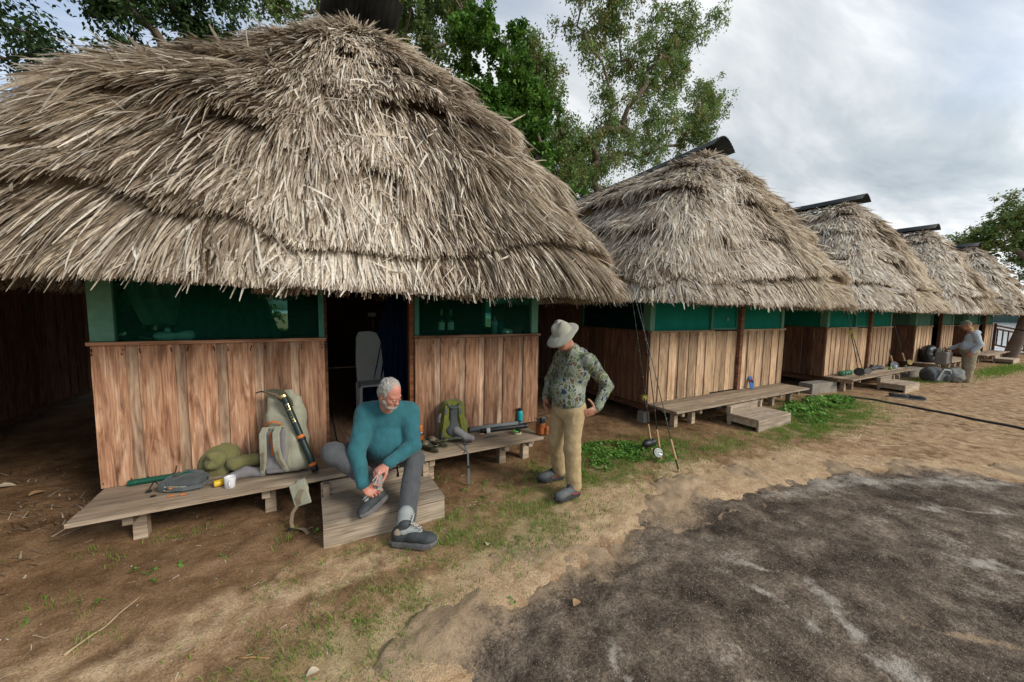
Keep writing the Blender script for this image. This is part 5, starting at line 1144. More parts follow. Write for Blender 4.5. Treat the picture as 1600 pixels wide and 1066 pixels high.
# ------------------------------------------------------------------ things on and around the benches
BZ = .349
M_khaki = cloth('khaki_pack_fabric', (.33, .325, .24), .10, 300, 5); M_khakid = plain('brown_pack_binding', (.22, .17, .11), .8, .2, .15, 100, .2)
M_pgrey = cloth('grey_mesh_padding', (.20, .19, .195), .12, 500, 8); M_dolive = plain('dark_olive_lining', (.075, .07, .045), .8, .2, .2, 50, .2)
M_olive = cloth('olive_green_pack', (.155, .165, .035), .15, 400, 8); M_dgrey = cloth('charcoal_pack_fabric', (.075, .085, .085), .15, 300, 8)
M_strap = plain('grey_webbing', (.11, .125, .13), .8, .2, .15, 200, .2); M_ohat = cloth('olive_hat_felt', (.17, .16, .065), .12, 400, 5)
M_gtube = plain('dark_green_tube', (.006, .075, .045), .4, .4, .15, 20, .05); M_btube = plain('black_green_tube', (.008, .022, .018), .45, .4, .2, 20, .05)
# khaki roll-top pack
t = thing('dry_backpack', 'large khaki roll-top backpack leaning on the red boards, one hip belt hanging off the bench', 'backpack')
bc, tp = np.array((-.20, 3.86, .36)), np.array((-.27, 4.02, 1.08)); ax_ = tp - bc; Rb = rot_from((.87, -.35, .08), ax_)
def BP(x, y, z): return tuple(bc + Rb @ np.array([x, y, z]))
pr = [('b', BP(.01, .0, .17), (.15, .105, .17), Rb, .07, 0), ('b', BP(-.005, .01, .40), (.150, .095, .17), Rb, .06, .06), ('b', BP(-.01, .025, .56), (.130, .05, .12), Rb, .04, .08), ('b', BP(-.045, .01, .66), (.105, .020, .08), Rb, .018, .06),
      ('e', BP(.15, .0, .10), (.05, .07, .09), Rb, .04), ('e', BP(-.03, -.075, .56), (.10, .022, .018), rot_from(tuple(Rb @ np.array([.8, 0, -.55])), tuple(Rb[:, 1])), -.02)]
pk = soft('pack_body', pr, M_khaki, t, .007, folds=(.006, 9, (1, 1, 1)))
soft('back_panel', [('b', BP(-.055, -.098, .20), (.085, .022, .19), Rb, .02, 0), ('b', BP(-.055, -.105, .10), (.09, .025, .05), Rb, .02, .02)], M_pgrey, t, .006, folds=(.003, 14, (1, 1, 1)))
mb = MB(); mb.add([BP(-.17, -.05, .745), BP(-.10, -.035, .765), BP(.0, -.03, .745), BP(.075, -.035, .64), BP(.115, -.06, .48), BP(.08, -.062, .53), BP(.01, -.068, .62), BP(-.07, -.060, .69)], [(0, 1, 2, 6, 7)[::-1], (2, 3, 5, 6)[::-1], (3, 4, 5)[::-1]])
fo = mb.build('open_roll_top', M_dolive, t); s_ = fo.modifiers.new('t', 'SOLIDIFY'); s_.thickness = .006
mb = MB(); mb.ribbon([BP(-.17, -.045, .742), BP(-.06, -.052, .705), BP(.02, -.062, .632), (BP(.075, -.058, .54)), BP(.112, -.052, .475)], tuple(Rb[:, 2]), .022, .005); mb.build('roll_binding', M_khakid, t)
mb = MB(); mb.tube([BP(-.17, -.045, .745), BP(-.20, -.055, .745), BP(-.225, -.06, .735)], .007, 6); mb.tube([BP(.112, -.05, .475), BP(.095, -.075, .45), BP(.08, -.08, .43)], .007, 6); mb.build('buckle', M_black, t)
for x0, sgn in ((-.115, -1), (-.005, 1)):
    mb = MB(); mb.ribbon([BP(x0, -.07, .405), BP(x0, -.135, .42), BP(x0 - .005, -.175, .37), BP(x0 + sgn * .0, -.185, .25), BP(x0 + sgn * .012, -.165, .14), BP(x0 + sgn * .035, -.135, .06), BP(x0 + sgn * .05, -.115, .02)], tuple(Rb[:, 0]), [.05, .055, .056, .054, .050, .040, .03], .016)
    so = mb.build('shoulder_strap', M_khaki, t, bevel=.004)
    mb = MB(); mb.ribbon([BP(x0, -.190, .27), BP(x0 + sgn * .012, -.178, .14), BP(x0 + sgn * .035, -.147, .06)], tuple(Rb[:, 0]), .018, .004); mb.box(BP(x0 + sgn * .004, -.193, .20), (.022, .012, .016), R=Matrix(Rb.tolist())); mb.build('webbing', M_khakid, so)
mb = MB(); mb.tube([BP(-.12, -.10, .425), BP(-.11, -.125, .455), BP(-.06, -.135, .47), BP(-.01, -.125, .455), BP(0, -.10, .425)], .008, 8); mb.build('haul_loop', M_orange, t, smooth=True)
mb = MB(); mb.ribbon([BP(-.085, -.12, .37), BP(-.075, -.125, .27), BP(-.07, -.125, .17)], tuple(Rb[:, 0]), .014, .004); mb.build('orange_strap', M_orange, t)
# hip belt wings
soft('hip_belt_wing', [('c', (-.40, 3.86, .385), (-.53, 3.90, .395), .040, .045, 0), ('c', (-.53, 3.90, .395), (-.66, 3.87, .375), .045, .030, .02)], M_pgrey, t, .007)
Rw = rot_from((.22, -.15, -.97), (-.35, -.93, .05))
soft('hip_belt_wing', [('b', (-.105, 3.545, .255), (.100, .070, .011), Rw, .010, 0), ('b', (-.085, 3.56, .33), (.05, .035, .011), Rw, .010, .03)], M_khaki, t, .006)
mb = MB(); mb.ribbon([(-.09, 3.53, .30), (-.125, 3.525, .23), (-.115, 3.53, .17)], (.93, -.33, .15), .035, .004); mb.ribbon([(-.06, 3.63, .375), (-.09, 3.57, .36), (-.10, 3.55, .32)], (1, 0, 0), .03, .005); mb.build('belt_patch', M_khakid, t)
mb = MB(); mb.ribbon([(-.13, 3.53, .165), (-.165, 3.50, .12), (-.175, 3.47, .06), (-.165, 3.44, .012 + gz(-.17, 3.44)), (-.13, 3.41, .03 + gz(-.1, 3.4)), (-.08, 3.37, .025 + gz(-.1, 3.4)), (-.05, 3.30, .008 + gz(-.05, 3.3))], (.9, -.4, 0), .028, .003); mb.build('hanging_strap', M_khakid, t)
mb = MB(); mb.box((-.185, 3.43, .02 + gz(-.17, 3.43)), (.05, .022, .012)); mb.build('belt_buckle', M_black, t, bevel=.003)
# rod tube strapped on the pack
t = thing('rod_tube', 'black rod tube with brass cap and two orange bands strapped to the khaki backpack', 'rod tube')
a, b_ = Vector((.020, 3.685, .372)), Vector((-.225, 3.865, 1.075)); d = (b_ - a).normalized()
mb = MB(); mb.tube([a, a.lerp(b_, .03), a.lerp(b_, .955)], [.026, .029, .029], 20); mb.build('tube', M_btube, t, smooth=True, bevel=.002)
mb = MB(); mb.tube([a.lerp(b_, .955), a.lerp(b_, .96), a.lerp(b_, .993), b_], [.030, .0315, .0315, .029], 20); mb.build('end_cap', M_gold, t, smooth=True, bevel=.002)
for k in (.10, .46): mb = MB(); mb.tube([a.lerp(b_, k - .018), a.lerp(b_, k + .018)], .0315, 20); mb.build('orange_band', M_orange, t, smooth=True, bevel=.001)
mb = MB(); mb.tube([a.lerp(b_, .02), a.lerp(b_, .08)], .0308, 18); mb.tube([a.lerp(b_, .41), a.lerp(b_, .44)], .0335, 18); mb.build('sleeve', M_black, t, smooth=True)
cu = bpy.data.curves.new('lettering', 'FONT'); cu.body = 'ETRWAYS'; cu.size = .038; cu.extrude = .0003; cu.align_x = 'CENTER'; cu.align_y = 'CENTER'; cu.space_character = 1.12
tmp = bpy.data.objects.new('tmp', cu); COL.objects.link(tmp); dg = bpy.context.evaluated_depsgraph_get(); me = bpy.data.meshes.new_from_object(tmp.evaluated_get(dg)); bpy.data.objects.remove(tmp)
mid_ = a.lerp(b_, .76); tocam = Vector((-.12, -.95, .2)); zz = (tocam - d * tocam.dot(d)).normalized(); xx = -d; yy = zz.cross(xx)
lo_ = link('lettering', me, M_gold, t, mat_axes(xx, yy, zz, mid_ + zz * .0292))
# wrap lettering round the tube
for v_ in me.vertices:
    ang = v_.co.y / .0292; hgt = v_.co.z; v_.co.z = (.0292 + hgt + .0004) * math.cos(ang) - .0292; v_.co.y = (.0292 + hgt + .0004) * math.sin(ang)
# green tube
mb = MB(); mb.tube([(-1.36, 4.135, BZ + .024), (-1.35, 4.135, BZ + .024), (-.62, 4.15, BZ + .024)], [.023, .024, .024], 18); mb.tube([(-1.345, 4.135, BZ + .024), (-1.30, 4.136, BZ + .024)], .0262, 18)
tag(mb.build('rod_tube', M_gtube, smooth=True, bevel=.002), 'glossy dark green rod tube lying on the bench against the red boards', 'rod tube')
# sling pack
t = thing('sling_pack', 'small charcoal sling pack with buckles and orange zip pulls lying on the left bench', 'bag', (-.95, 3.90, BZ))
Rs = rot_from((.92, -.30, 0), (0, 0, 1)); Ls = lambda x, y, z: tuple(Rs @ np.array([x, y, z]))
soft('pack_body', [('b', (0, 0, .042), (.15, .085, .042), Rs, .035, 0), ('b', Ls(.06, .02, .065), (.08, .06, .03), Rs, .028, .03)], M_dgrey, t, .006, folds=(.005, 16, (1, 1, 1)))
mb = MB(); mb.ribbon([Ls(-.16, -.03, .06), Ls(-.08, -.092, .052), Ls(.04, -.095, .045), Ls(.12, -.07, .04)], (0, 0, 1), .012, .004); mb.ribbon([Ls(-.15, -.06, .025), Ls(-.06, -.10, .02), Ls(.06, -.10, .02)], (0, 0, 1), .010, .004); mb.build('zip_panel', M_khaki, t)
mb = MB(); mb.ribbon([Ls(-.11, -.05, .06), Ls(-.09, .0, .10), Ls(.0, .06, .125), Ls(.10, .085, .09)], Ls(.3, .9, 0), .032, .006)
mb.ribbon([Ls(-.08, .0, .098), Ls(-.075, -.07, .075), Ls(-.05, -.108, .04), Ls(.06, -.115, .035), Ls(.17, -.08, .04), Ls(.185, .0, .05), Ls(.14, .07, .055)], (0, 0, 1), .030, .005); mb.build('strap', M_strap, t)
mb = MB(); mb.tube([Ls(-.10, .03, .09), Ls(-.085, .05, .13), Ls(-.075, .05, .17)], .004, 6); mb.tube([Ls(-.16, -.03, .05), Ls(-.21, .0, .07), Ls(-.23, -.01, .03), Ls(-.22, -.05, .012)], .005, 6); mb.build('cord_loop', M_black, t)
for q_, d_ in ((Ls(-.215, -.055, .012), (.035, .022, .016)), (Ls(-.13, -.14, .008), (.03, .02, .01))): mb = MB(); mb.box(q_, d_); mb.build('buckle', M_black, t, bevel=.002)
for p in ((-.02, -.108, .048), (.0, -.15, .006), (.075, -.14, .006)): mb = MB(); mb.box(Ls(*p), (.035, .014, .010), R=rotm(0, 0, .3)); mb.build('zip_pull', M_orange, t, bevel=.002)
# olive hat leaning on wall
t = thing('olive_hat', 'wide-brimmed olive felt hat resting on its side against the wall by the khaki backpack', 'hat')
Rh = rot_from((.75, -.10, .45), (-.30, -.90, .40)); hat(t, (-.760, 4.09, .475), Rh, .092, .075, .075, M_ohat, 'hat_body', wave=.006, th=.004)
soft('rolled_brim', [('c', (-.64, 4.02, .455), (-.46, 4.04, .445), .048, .058, 0), ('e', (-.62, 4.0, .445), (.05, .04, .06), None, .02)], M_ohat, t, .007, folds=(.006, 14, (1, 1, 1)))
# can and mug
t = thing('yellow_can', 'small yellow drink can lying on its side beside the white mug', 'can')
Rc = Matrix(rot_from((0, 0, 1), (.93, .36, .0)).tolist()).to_4x4(); Mc = T(-.695, 3.80, BZ + .028) @ Rc
mb = MB(); mb.lathe([(.018, -.042), (.024, -.040), (.027, -.034), (.027, .032), (.023, .039), (.022, .042)], 22, Mc); mb.build('can_body', plain('yellow_can_paint', (.72, .46, .02), .35, .5, .1, 12, 0), t, smooth=True, bevel=.001)
mb = MB(); mb.lathe([(.0, -.041), (.018, -.0415), (.020, -.0435), (.022, -.0415)], 22, Mc); mb.build('can_end', M_metal, t, smooth=True)
mb = MB()
for k in range(5): a_ = 3.9 + .22 * k; mb.lathe([(.0, 0), (.007 + .003 * (k % 2), .0004), (.0, .0008)], 8, Mc @ Matrix.Rotation(a_, 4, 'Z') @ T(.0268, 0, -.012 + .010 * (k % 3)) @ Matrix.Rotation(math.pi / 2, 4, 'Y'))
mb.build('can_print', plain('blue_print', (.10, .35, .55), .5), t)
t = thing('mug', 'white enamel mug with purple and green print on the left bench', 'mug', (-.615, 3.735, BZ), 0)
mb = MB(); mb.lathe([(.0, 0), (.034, 0), (.038, .004), (.040, .05), (.041, .088), (.0405, .0905), (.038, .088), (.037, .05), (.034, .008), (.0, .006)], 28); mb.build('cup', plain('white_enamel', (.72, .72, .74), .3, .5, .04, 8, 0), t, smooth=True)
mb = MB(); mb.tube([(.002 + .040 * math.sin(0), -.040, .072), (.004, -.060, .070), (.006, -.068, .045), (.004, -.058, .022), (.002, -.039, .020)], .0055, 8); mb.build('handle', MATS['white_enamel'], t, smooth=True)
for c_, a0, zz_ in (((.16, .04, .25), 3.25, .060), ((.16, .04, .25), 3.30, .030), ((.05, .22, .08), -.35, .055), ((.05, .22, .08), -.30, .030)):
    mb = MB()
    for k in range(3): mb.lathe([(0, 0), (.006 - .001 * k, .0003), (0, .0006)], 8, Matrix.Rotation(a0 + .12 * k, 4, 'Z') @ T(.0398, 0, zz_ + .010 * (k - 1)) @ Matrix.Rotation(math.pi / 2, 4, 'Y'))
    mb.build('print', plain('mug_print_%d' % len(MATS), c_, .5, .3, .1, 20, 0), t)
# right bench: sports bottle
t = thing('sports_bottle', 'orange juice bottle with orange cap standing behind the clogs', 'bottle', (1.085, 4.07, BZ))
m, nt, b = newmat('amber_drink', .15, .5); b.inputs['Base Color'].default_value = (.38, .10, .015, 1)
mb = MB(); mb.lathe([(.0, 0), (.028, 0), (.031, .008), (.030, .05), (.027, .075), (.031, .10), (.030, .12), (.020, .15), (.014, .162)], 20); mb.build('bottle_body', m, t, smooth=True)
mb = MB(); mb.lathe([(.0305, .088), (.0318, .09), (.0318, .118), (.0305, .12)], 20); mb.build('bottle_label', M_metal, t, smooth=True)
mb = MB(); mb.lathe([(.0, .195), (.014, .193), (.0165, .188), (.0165, .166), (.015, .160)][::-1], 18); mb.build('cap', plain('orange_cap', (.80, .20, .02), .4, .4, .1, 20, 0), t, smooth=True, bevel=.001)
# clogs
m, nt, b = newmat('camo_clog', .6, .3); n_ = nn(nt, 'ShaderNodeTexVoronoi', Scale=38.0); nt.links.new(coord(nt), n_.inputs['Vector']); sx = nn(nt, 'ShaderNodeSeparateColor'); nt.links.new(n_.outputs['Color'], sx.inputs[0])
r = ramp(nt, [(0, (.05, .045, .03)), (.35, (.13, .11, .07)), (.6, (.075, .085, .045)), (.8, (.20, .17, .12))], sx.outputs[0], 'CONSTANT'); nt.links.new(r.outputs[0], b.inputs['Base Color']); M_clog = m
for i, (x, y, rz, lab) in enumerate(((1.105, 3.80, 1.95, 'camouflage clog nearest the seated man, opening towards the camera'), (1.225, 3.90, 2.15, 'camouflage clog beside the olive backpack, the rear one of the pair'))):
    t = thing('clog', lab, 'shoe', (x, y, BZ), rz, 'pair of camouflage clogs on the right bench')
    Rz_ = np.eye(3)
    soft('clog_shell', [('e', (.075, 0, .040), (.085, .052, .045), Rz_, 0), ('e', (-.06, 0, .035), (.075, .042, .042), Rz_, .03), ('e', (-.045, 0, .078), (.080, .036, .050), Rz_, -.012), ('b', (0, 0, -.03), (.2, .1, .03), Rz_, .001, -.002)], M_clog, t, .0045)
    mb = MB(); mb.tube([(.01, -.048, .055), (-.05, -.050, .078), (-.12, -.030, .082), (-.135, 0, .082), (-.12, .030, .082), (-.05, .050, .078), (.01, .048, .055)], .007, 6, flat=.5); mb.build('heel_strap', M_clog, t, smooth=True)
    mb = MB(); mb.lathe([(.0, -.001), (.055, 0), (.058, .006), (.055, .010)], 20, Matrix.Diagonal((2.5, .92, 1, 1))); mb.build('sole', M_dolive, t, bevel=.001)
# olive backpack
t = thing('backpack', 'olive green trekking backpack with charcoal back padding standing on the right bench', 'backpack')
bc = np.array((1.44, 3.97, .355)); Rb = rot_from((.95, -.30, .0), (.02, .10, 1)); BP = lambda x, y, z: tuple(bc + Rb @ np.array([x, y, z]))
soft('pack_body', [('b', BP(0, .0, .12), (.155, .10, .12), Rb, .07, 0), ('b', BP(-.01, .01, .28), (.135, .09, .14), Rb, .06, .06), ('b', BP(-.01, .02, .40), (.105, .075, .06), Rb, .05, .05)], M_olive, t, .007, folds=(.006, 12, (1, 1, 1)))
soft('back_panel', [('b', BP(.0, -.092, .28), (.045, .02, .13), Rb, .018, 0), ('e', BP(0, -.10, .13), (.085, .03, .07), Rb, .03)], M_dgrey, t, .006)
soft('hip_belt_wing', [('c', BP(.03, -.115, .13), BP(.12, -.15, .065), .045, .042, 0), ('c', BP(.12, -.15, .065), BP(.195, -.16, .045), .042, .035, .02)], M_pgrey, t, .006)
for sx_ in (-1, 1):
    mb = MB(); mb.ribbon([BP(sx_ * .065, -.06, .425), BP(sx_ * .075, -.11, .40), BP(sx_ * .085, -.125, .28), BP(sx_ * .105, -.12, .16), BP(sx_ * .13, -.09, .06)], tuple(Rb[:, 0]), [.045, .05, .05, .042, .03], .014); s2_ = mb.build('shoulder_strap', M_olive, t, bevel=.004)
    mb = MB(); mb.ribbon([BP(sx_ * .07, -.10, .42), BP(sx_ * .08, -.128, .36), BP(sx_ * .083, -.135, .32)], tuple(Rb[:, 0]), .02, .004); mb.ribbon([BP(sx_ * .12, -.12, .12), BP(sx_ * .135, -.10, .03)], tuple(Rb[:, 0]), .016, .004); mb.build('webbing', M_strap, s2_)
mb = MB(); mb.tube([BP(-.075, -.09, .44), BP(-.05, -.13, .40), BP(0, -.14, .385), BP(.05, -.13, .40), BP(.075, -.09, .44)], .007, 6); mb.build('haul_loop', M_strap, t, smooth=True)
mb = MB(); mb.ribbon([BP(-.10, -.12, .03), BP(.02, -.17, .06), BP(.10, -.18, .055), BP(.125, -.32, .01)], tuple(Rb[:, 2]), .018, .003)
p_ = BP(.12, -.30, 0); mb.ribbon([BP(.10, -.18, .05), (p_[0] - .02, 3.60, .36), (p_[0] - .02, 3.535, .34), (p_[0] - .02, 3.525, .24), (p_[0] - .015, 3.52, .12), (p_[0] - .02, 3.50, .02)], (1, 0, 0), [.018, .018, .018, .018, .026, .026], .003); mb.build('hanging_strap', M_strap, t)
mb = MB(); mb.box((p_[0] - .02, 3.52, .20), (.03, .014, .03)); mb.box(BP(.17, -.21, .012), (.05, .03, .016)); mb.build('buckle', M_black, t, bevel=.003)
mb = MB(); mb.ribbon([BP(-.145, -.07, .32), BP(-.165, -.08, .27), BP(-.165, -.085, .22)], tuple(Rb[:, 0] * .6 - Rb[:, 1] * .8), .035, .003); mb.build('luggage_tag', plain('pale_tag', (.45, .44, .50), .5, .3, .1, 30, 0), t)
mb = MB(); mb.ribbon([(1.78, 3.86, BZ + .004), (1.88, 3.88, BZ + .01), (1.98, 3.87, BZ + .004)], (0, 1, 0), .022, .004); tag(mb.build('loose_strap', M_strap), 'grey webbing strap end lying flat on the right bench beside the white roll', 'strap')
# long tubes
for (p, q, r_, mt, nm, lab) in (((1.70, 4.135, BZ + .033), (2.42, 4.09, BZ + .033), .031, plain('grey_cordura', (.15, .17, .175), .75, .2, .15, 60, .2), 'rod_case', 'grey fabric-covered rod case on the right bench under the teal flask'),
                                ((1.82, 4.045, BZ + .028), (2.44, 3.97, BZ + .028), .027, M_black, 'rod_case', 'shiny black rod case lying in front of the grey one')):
    t = thing(nm, lab, 'rod case'); p, q = Vector(p), Vector(q); mb = MB(); mb.tube([p, p.lerp(q, .02), p.lerp(q, .98), q], [r_ * .9, r_, r_, r_ * .9], 18); mb.build('tube', mt, t, smooth=True)
    mb = MB(); mb.tube([p.lerp(q, .93), p.lerp(q, 1.005)], r_ * 1.06, 18); mb.build('end_cap', M_black, t, smooth=True, bevel=.002)
    mb = MB(); mb.tube([p.lerp(q, .3) + Vector((0, 0, r_)), p.lerp(q, .4) + Vector((0, -.01, r_ + .018)), p.lerp(q, .5) + Vector((0, 0, r_))], .006, 6, flat=.5); mb.build('carry_handle', M_strap, t)
t = thing('tape_roll', 'white roll of tape lying on its side at the left end of the rod cases', 'tape roll', (1.895, 3.985, BZ + .036)); Mx = Matrix.Rotation(math.pi / 2, 4, 'Y') @ Matrix.Rotation(.35, 4, 'X')
mb = MB(); mb.lathe([(.016, -.022), (.034, -.022), (.036, -.019), (.036, .019), (.034, .022), (.016, .022), (.016, -.022)], 24, Mx); mb.build('roll', plain('white_tape', (.68, .66, .62), .6, .3, .06, 40, .1), t, smooth=True, bevel=.001)
mb = MB(); mb.tube([(-.06, -.01, -.028), (-.09, .0, -.026), (-.11, .01, -.03)], .009, 8); mb.build('tape_core', M_cork, t)
def reel(parent, c, axis, R0, wdt, faceM, bodyM, name='reel'):
    Mx = T(*c) @ Vector(axis).to_track_quat('Z', 'Y').to_matrix().to_4x4()
    mb = MB(); mb.lathe([(.0, -wdt / 2), (R0 * .97, -wdt / 2), (R0, -wdt / 2 + .002), (R0, -wdt / 2 + .005), (R0 * .72, -wdt / 2 + .006), (R0 * .72, wdt / 2 - .006), (R0, wdt / 2 - .005), (R0, wdt / 2 - .001), (R0 * .9, wdt / 2)], 28, Mx); o = mb.build(name, bodyM, parent, smooth=False, bevel=.0005)
    mb = MB()
    for r0, r1 in ((.86, .99), (.50, .66), (.18, .34)): mb.lathe([(R0 * r0, wdt / 2), (R0 * r0, wdt / 2 + .003), (R0 * r1, wdt / 2 + .003), (R0 * r1, wdt / 2)], 28, Mx)
    for k in range(8): a_ = k * math.pi / 4; mb.tube([Mx @ Vector((R0 * .2 * math.cos(a_), R0 * .2 * math.sin(a_), wdt / 2 + .001)), Mx @ Vector((R0 * .92 * math.cos(a_ + .2), R0 * .92 * math.sin(a_ + .2), wdt / 2 + .001))], .0028, 5)
    mb.build('reel_face', faceM, o)
    mb = MB(); mb.lathe([(.004, wdt / 2), (.007, wdt / 2 + .018), (0, wdt / 2 + .020)], 10, Mx @ T(R0 * .6, 0, 0)); mb.build('reel_knob', M_black, o)
    return o
t = thing('fly_reel', 'small black fly reel with bright green line on its pale case near the flask', 'reel', (2.22, 3.83, BZ))
mb = MB(); mb.lathe([(.0, 0), (.050, 0), (.053, .004), (.053, .014), (.048, .017), (0, .018)], 28); mb.build('reel_case', plain('cream_case', (.50, .43, .28), .6, .3, .1, 40, .1), t, smooth=True, bevel=.001)
reel(t, (0, 0, .045), (.15, -.35, .9), .040, .03, M_black, M_black); mb = MB(); mb.lathe([(.030, -.012), (.034, -.010), (.034, .004), (.030, .006)], 20, T(-.02, -.006, .046) @ Matrix.Rotation(.3, 4, 'X')); mb.build('green_line', plain('lime_line', (.12, .55, .06), .5, .3, .1, 90, .1), t, smooth=True)
t = thing('water_flask', 'bright teal insulated flask with black lid standing against the wall at the right end', 'flask', (2.43, 4.135, BZ))
mb = MB(); mb.lathe([(.0, 0), (.034, 0), (.036, .004), (.036, .165), (.034, .178), (.026, .190)], 26); mb.build('flask_body', plain('teal_flask_paint', (.005, .38, .42), .35, .5, .04, 10, 0), t, smooth=True)
mb = MB(); mb.lathe([(.024, .188), (.028, .190), (.028, .215), (.022, .222), (0, .223)], 20); mb.tube([(-.02, 0, .21), (-.045, 0, .225), (-.048, 0, .205), (-.03, 0, .20)], .007, 6); mb.build('lid', M_black, t, smooth=True, bevel=.001)
M_leath = plain('orange_brown_leather', (.28, .085, .025), .5, .3, .3, 25, .3)
t = thing('leather_pouch', 'orange-brown leather pouch with black straps on the bench end behind the standing man', 'pouch', (2.455, 3.68, BZ))
Rp = rot_from((.9, .3, 0), (.15, 0, 1))
soft('pouch_body', [('b', (0, 0, .085), (.040, .05, .085), Rp, .03, 0), ('b', (.055, -.04, .055), (.025, .035, .055), Rp, .02, .015), ('e', (.03, 0, .175), (.05, .03, .02), Rp, .02)], M_leath, t, .005, folds=(.006, 18, (1, 1, 1)))
mb = MB(); mb.ribbon([(-.04, -.05, .17), (-.05, -.02, .20), (0, -.04, .215), (.05, -.04, .215), (.09, -.03, .20)], (0, .6, .8), .03, .008); mb.tube([(-.05, -.04, .20), (-.06, -.05, .16), (-.075, -.05, .13)], .009, 6); mb.box((.0, -.055, .185), (.05, .03, .05)); mb.build('black_strap', M_black, t, bevel=.003)
mb = MB(); mb.box((.03, -.02, .006), (.10, .08, .012)); mb.build('pouch_base', M_black, t, bevel=.003)

# --- inside the first hut
t = thing('chair', 'pale plastic chair back seen in the dark doorway', 'chair', (.80, 5.85, FZ))
Rk = rot_from((1, .15, 0), (0, 0, 1)); mb = MB(); 
bkp = [(-.20, 0, .42), (-.215, .0, .75), (-.20, .02, 1.08), (-.16, .03, 1.16), (.0, .03, 1.17), (.10, .03, 1.14), (.15, .02, 1.02), (.17, 0, .72), (.20, 0, .42)]
mb.add([tuple(Rk @ np.array(p)) for p in bkp], [tuple(range(len(bkp)))]); o = mb.build('chair_back', M_white, t); s_ = o.modifiers.new('t', 'SOLIDIFY'); s_.thickness = .02
mb = MB(); mb.box((0.02, -.22, .42), (.42, .42, .03)); mb.build('seat', M_white, t, bevel=.01)
for x, y in ((-.19, -.40), (.2, -.40), (-.19, 0), (.2, 0)): mb = MB(); mb.box((x, y, .205), (.045, .045, .41), taper=1.0); mb.build('leg', M_white, t, bevel=.005)
def drape(name, label, cat, top, w, h, mat, loc, lean=.0, seed=0, fold=.05, nf=7, flare=.6):
    vs = []; nx, nz = 40, 14; r = random.Random(seed)
    for j in range(nz):
        f = j / (nz - 1)
        for i in range(nx):
            s_ = i / (nx - 1) - .5; ww = w * (1 - flare * (1 - f)); x = s_ * ww + lean * f; y = fold * math.sin(s_ * nf * 6.283 + f * 1.3) * (.4 + f) + .02 * math.sin(f * 9 + s_ * 4)
            vs.append((x, y, -h * f))
    fs = [(j * nx + i, j * nx + i + 1, (j + 1) * nx + i + 1, (j + 1) * nx + i) for j in range(nz - 1) for i in range(nx - 1)]
    mb = MB(); mb.add(vs, fs); o = mb.build(name, mat, smooth=True); o.location = loc; s_ = o.modifiers.new('t', 'SOLIDIFY'); s_.thickness = .004; return tag(o, label, cat)
drape('mosquito_net', 'dark blue mosquito net hanging beside the chair inside the first hut', 'net', 0, 1.2, 1.7, cloth('dark_blue_net', (.012, .03, .10)), (1.22, 5.9, 2.15), .0, 1, .05, 9, .8)
drape('mosquito_net', 'pale mosquito net gathered to a point behind the left window screen', 'net', 0, 1.0, .62, cloth('pale_net', (.34, .40, .38)), (-1.28, 5.1, 2.28), .28, 2, .035, 6, .2)
drape('curtain', 'green mosquito net spread wide behind the left window screen next to the door', 'net', 0, 1.15, 1.2, cloth('green_net', (.03, .16, .12)), (-.80, 5.0, 2.3), .05, 3, .04, 8, .5)
t = thing('light_switch', 'small white switch box with conduit on the back wall in the doorway', 'switch', (1.22, 8.6, 1.72)); mb = MB(); mb.box((0, 0, 0), (.16, .05, .09)); mb.build('box', M_white, t, bevel=.006); mb = MB(); mb.tube([(.02, 0, -.04), (.02, 0, -.5)], .008, 6); mb.build('conduit', M_white, t)
t = thing('shelf', 'interior shelf behind the window screens of the first hut', 'shelf')
mb = MB(); mb.box((-.75, 4.33, 1.545), (1.4, .18, .025)); mb.build('shelf_board', M_int, t); mb = MB(); mb.box((1.86, 4.33, 1.545), (1.5, .18, .025)); mb.build('shelf_board', M_int, t)
m, nt, b = newmat('dark_bottle_glass', .1, .6); b.inputs['Base Color'].default_value = (.008, .03, .015, 1); M_bg = m
M_lab = plain('cream_label', (.82, .80, .70), .6, .2, .08, 30, 0); M_foil = plain('yellow_green_foil', (.38, .46, .08), .4, .4, .1, 30, 0)
for x, lab in ((1.405, 'left of the two wine bottles behind the right window screen'), (1.52, 'right of the two wine bottles behind the right window screen')):
    t = thing('wine_bottle', lab, 'bottle', (x, 4.30, 1.558), 0, 'wine bottles on the shelf')
    mb = MB(); mb.lathe([(0, 0), (.034, 0), (.037, .005), (.037, .175), (.033, .20), (.016, .235), (.0145, .30), (.0155, .303), (0, .304)], 22); mb.build('bottle_glass', M_bg, t, smooth=True)
    mb = MB(); mb.lathe([(.0374, .06), (.0378, .062), (.0378, .148), (.0374, .15)], 22); mb.build('bottle_label', M_lab, t, smooth=True)
    mb = MB(); mb.lathe([(.0152, .235), (.0162, .24), (.0165, .305), (0, .306)], 16); mb.build('foil', M_foil, t, smooth=True)
t = thing('water_bottle', 'clear plastic water bottle with white label behind the right window screen', 'bottle', (2.12, 4.30, 1.558)); m, nt, b = newmat('clear_plastic', .15, .5); b.inputs['Base Color'].default_value = (.30, .38, .40, 1)
mb = MB(); mb.lathe([(0, 0), (.034, 0), (.037, .01), (.035, .06), (.037, .11), (.036, .16), (.018, .20), (.013, .205), (.013, .225), (0, .226)], 20); mb.build('bottle_body', m, t, smooth=True)
mb = MB(); mb.lathe([(.0375, .11), (.038, .112), (.038, .158), (.0372, .16)], 20); mb.build('bottle_label', plain('blue_white_label', (.55, .60, .66), .5, .3, .15, 20, 0), t, smooth=True)
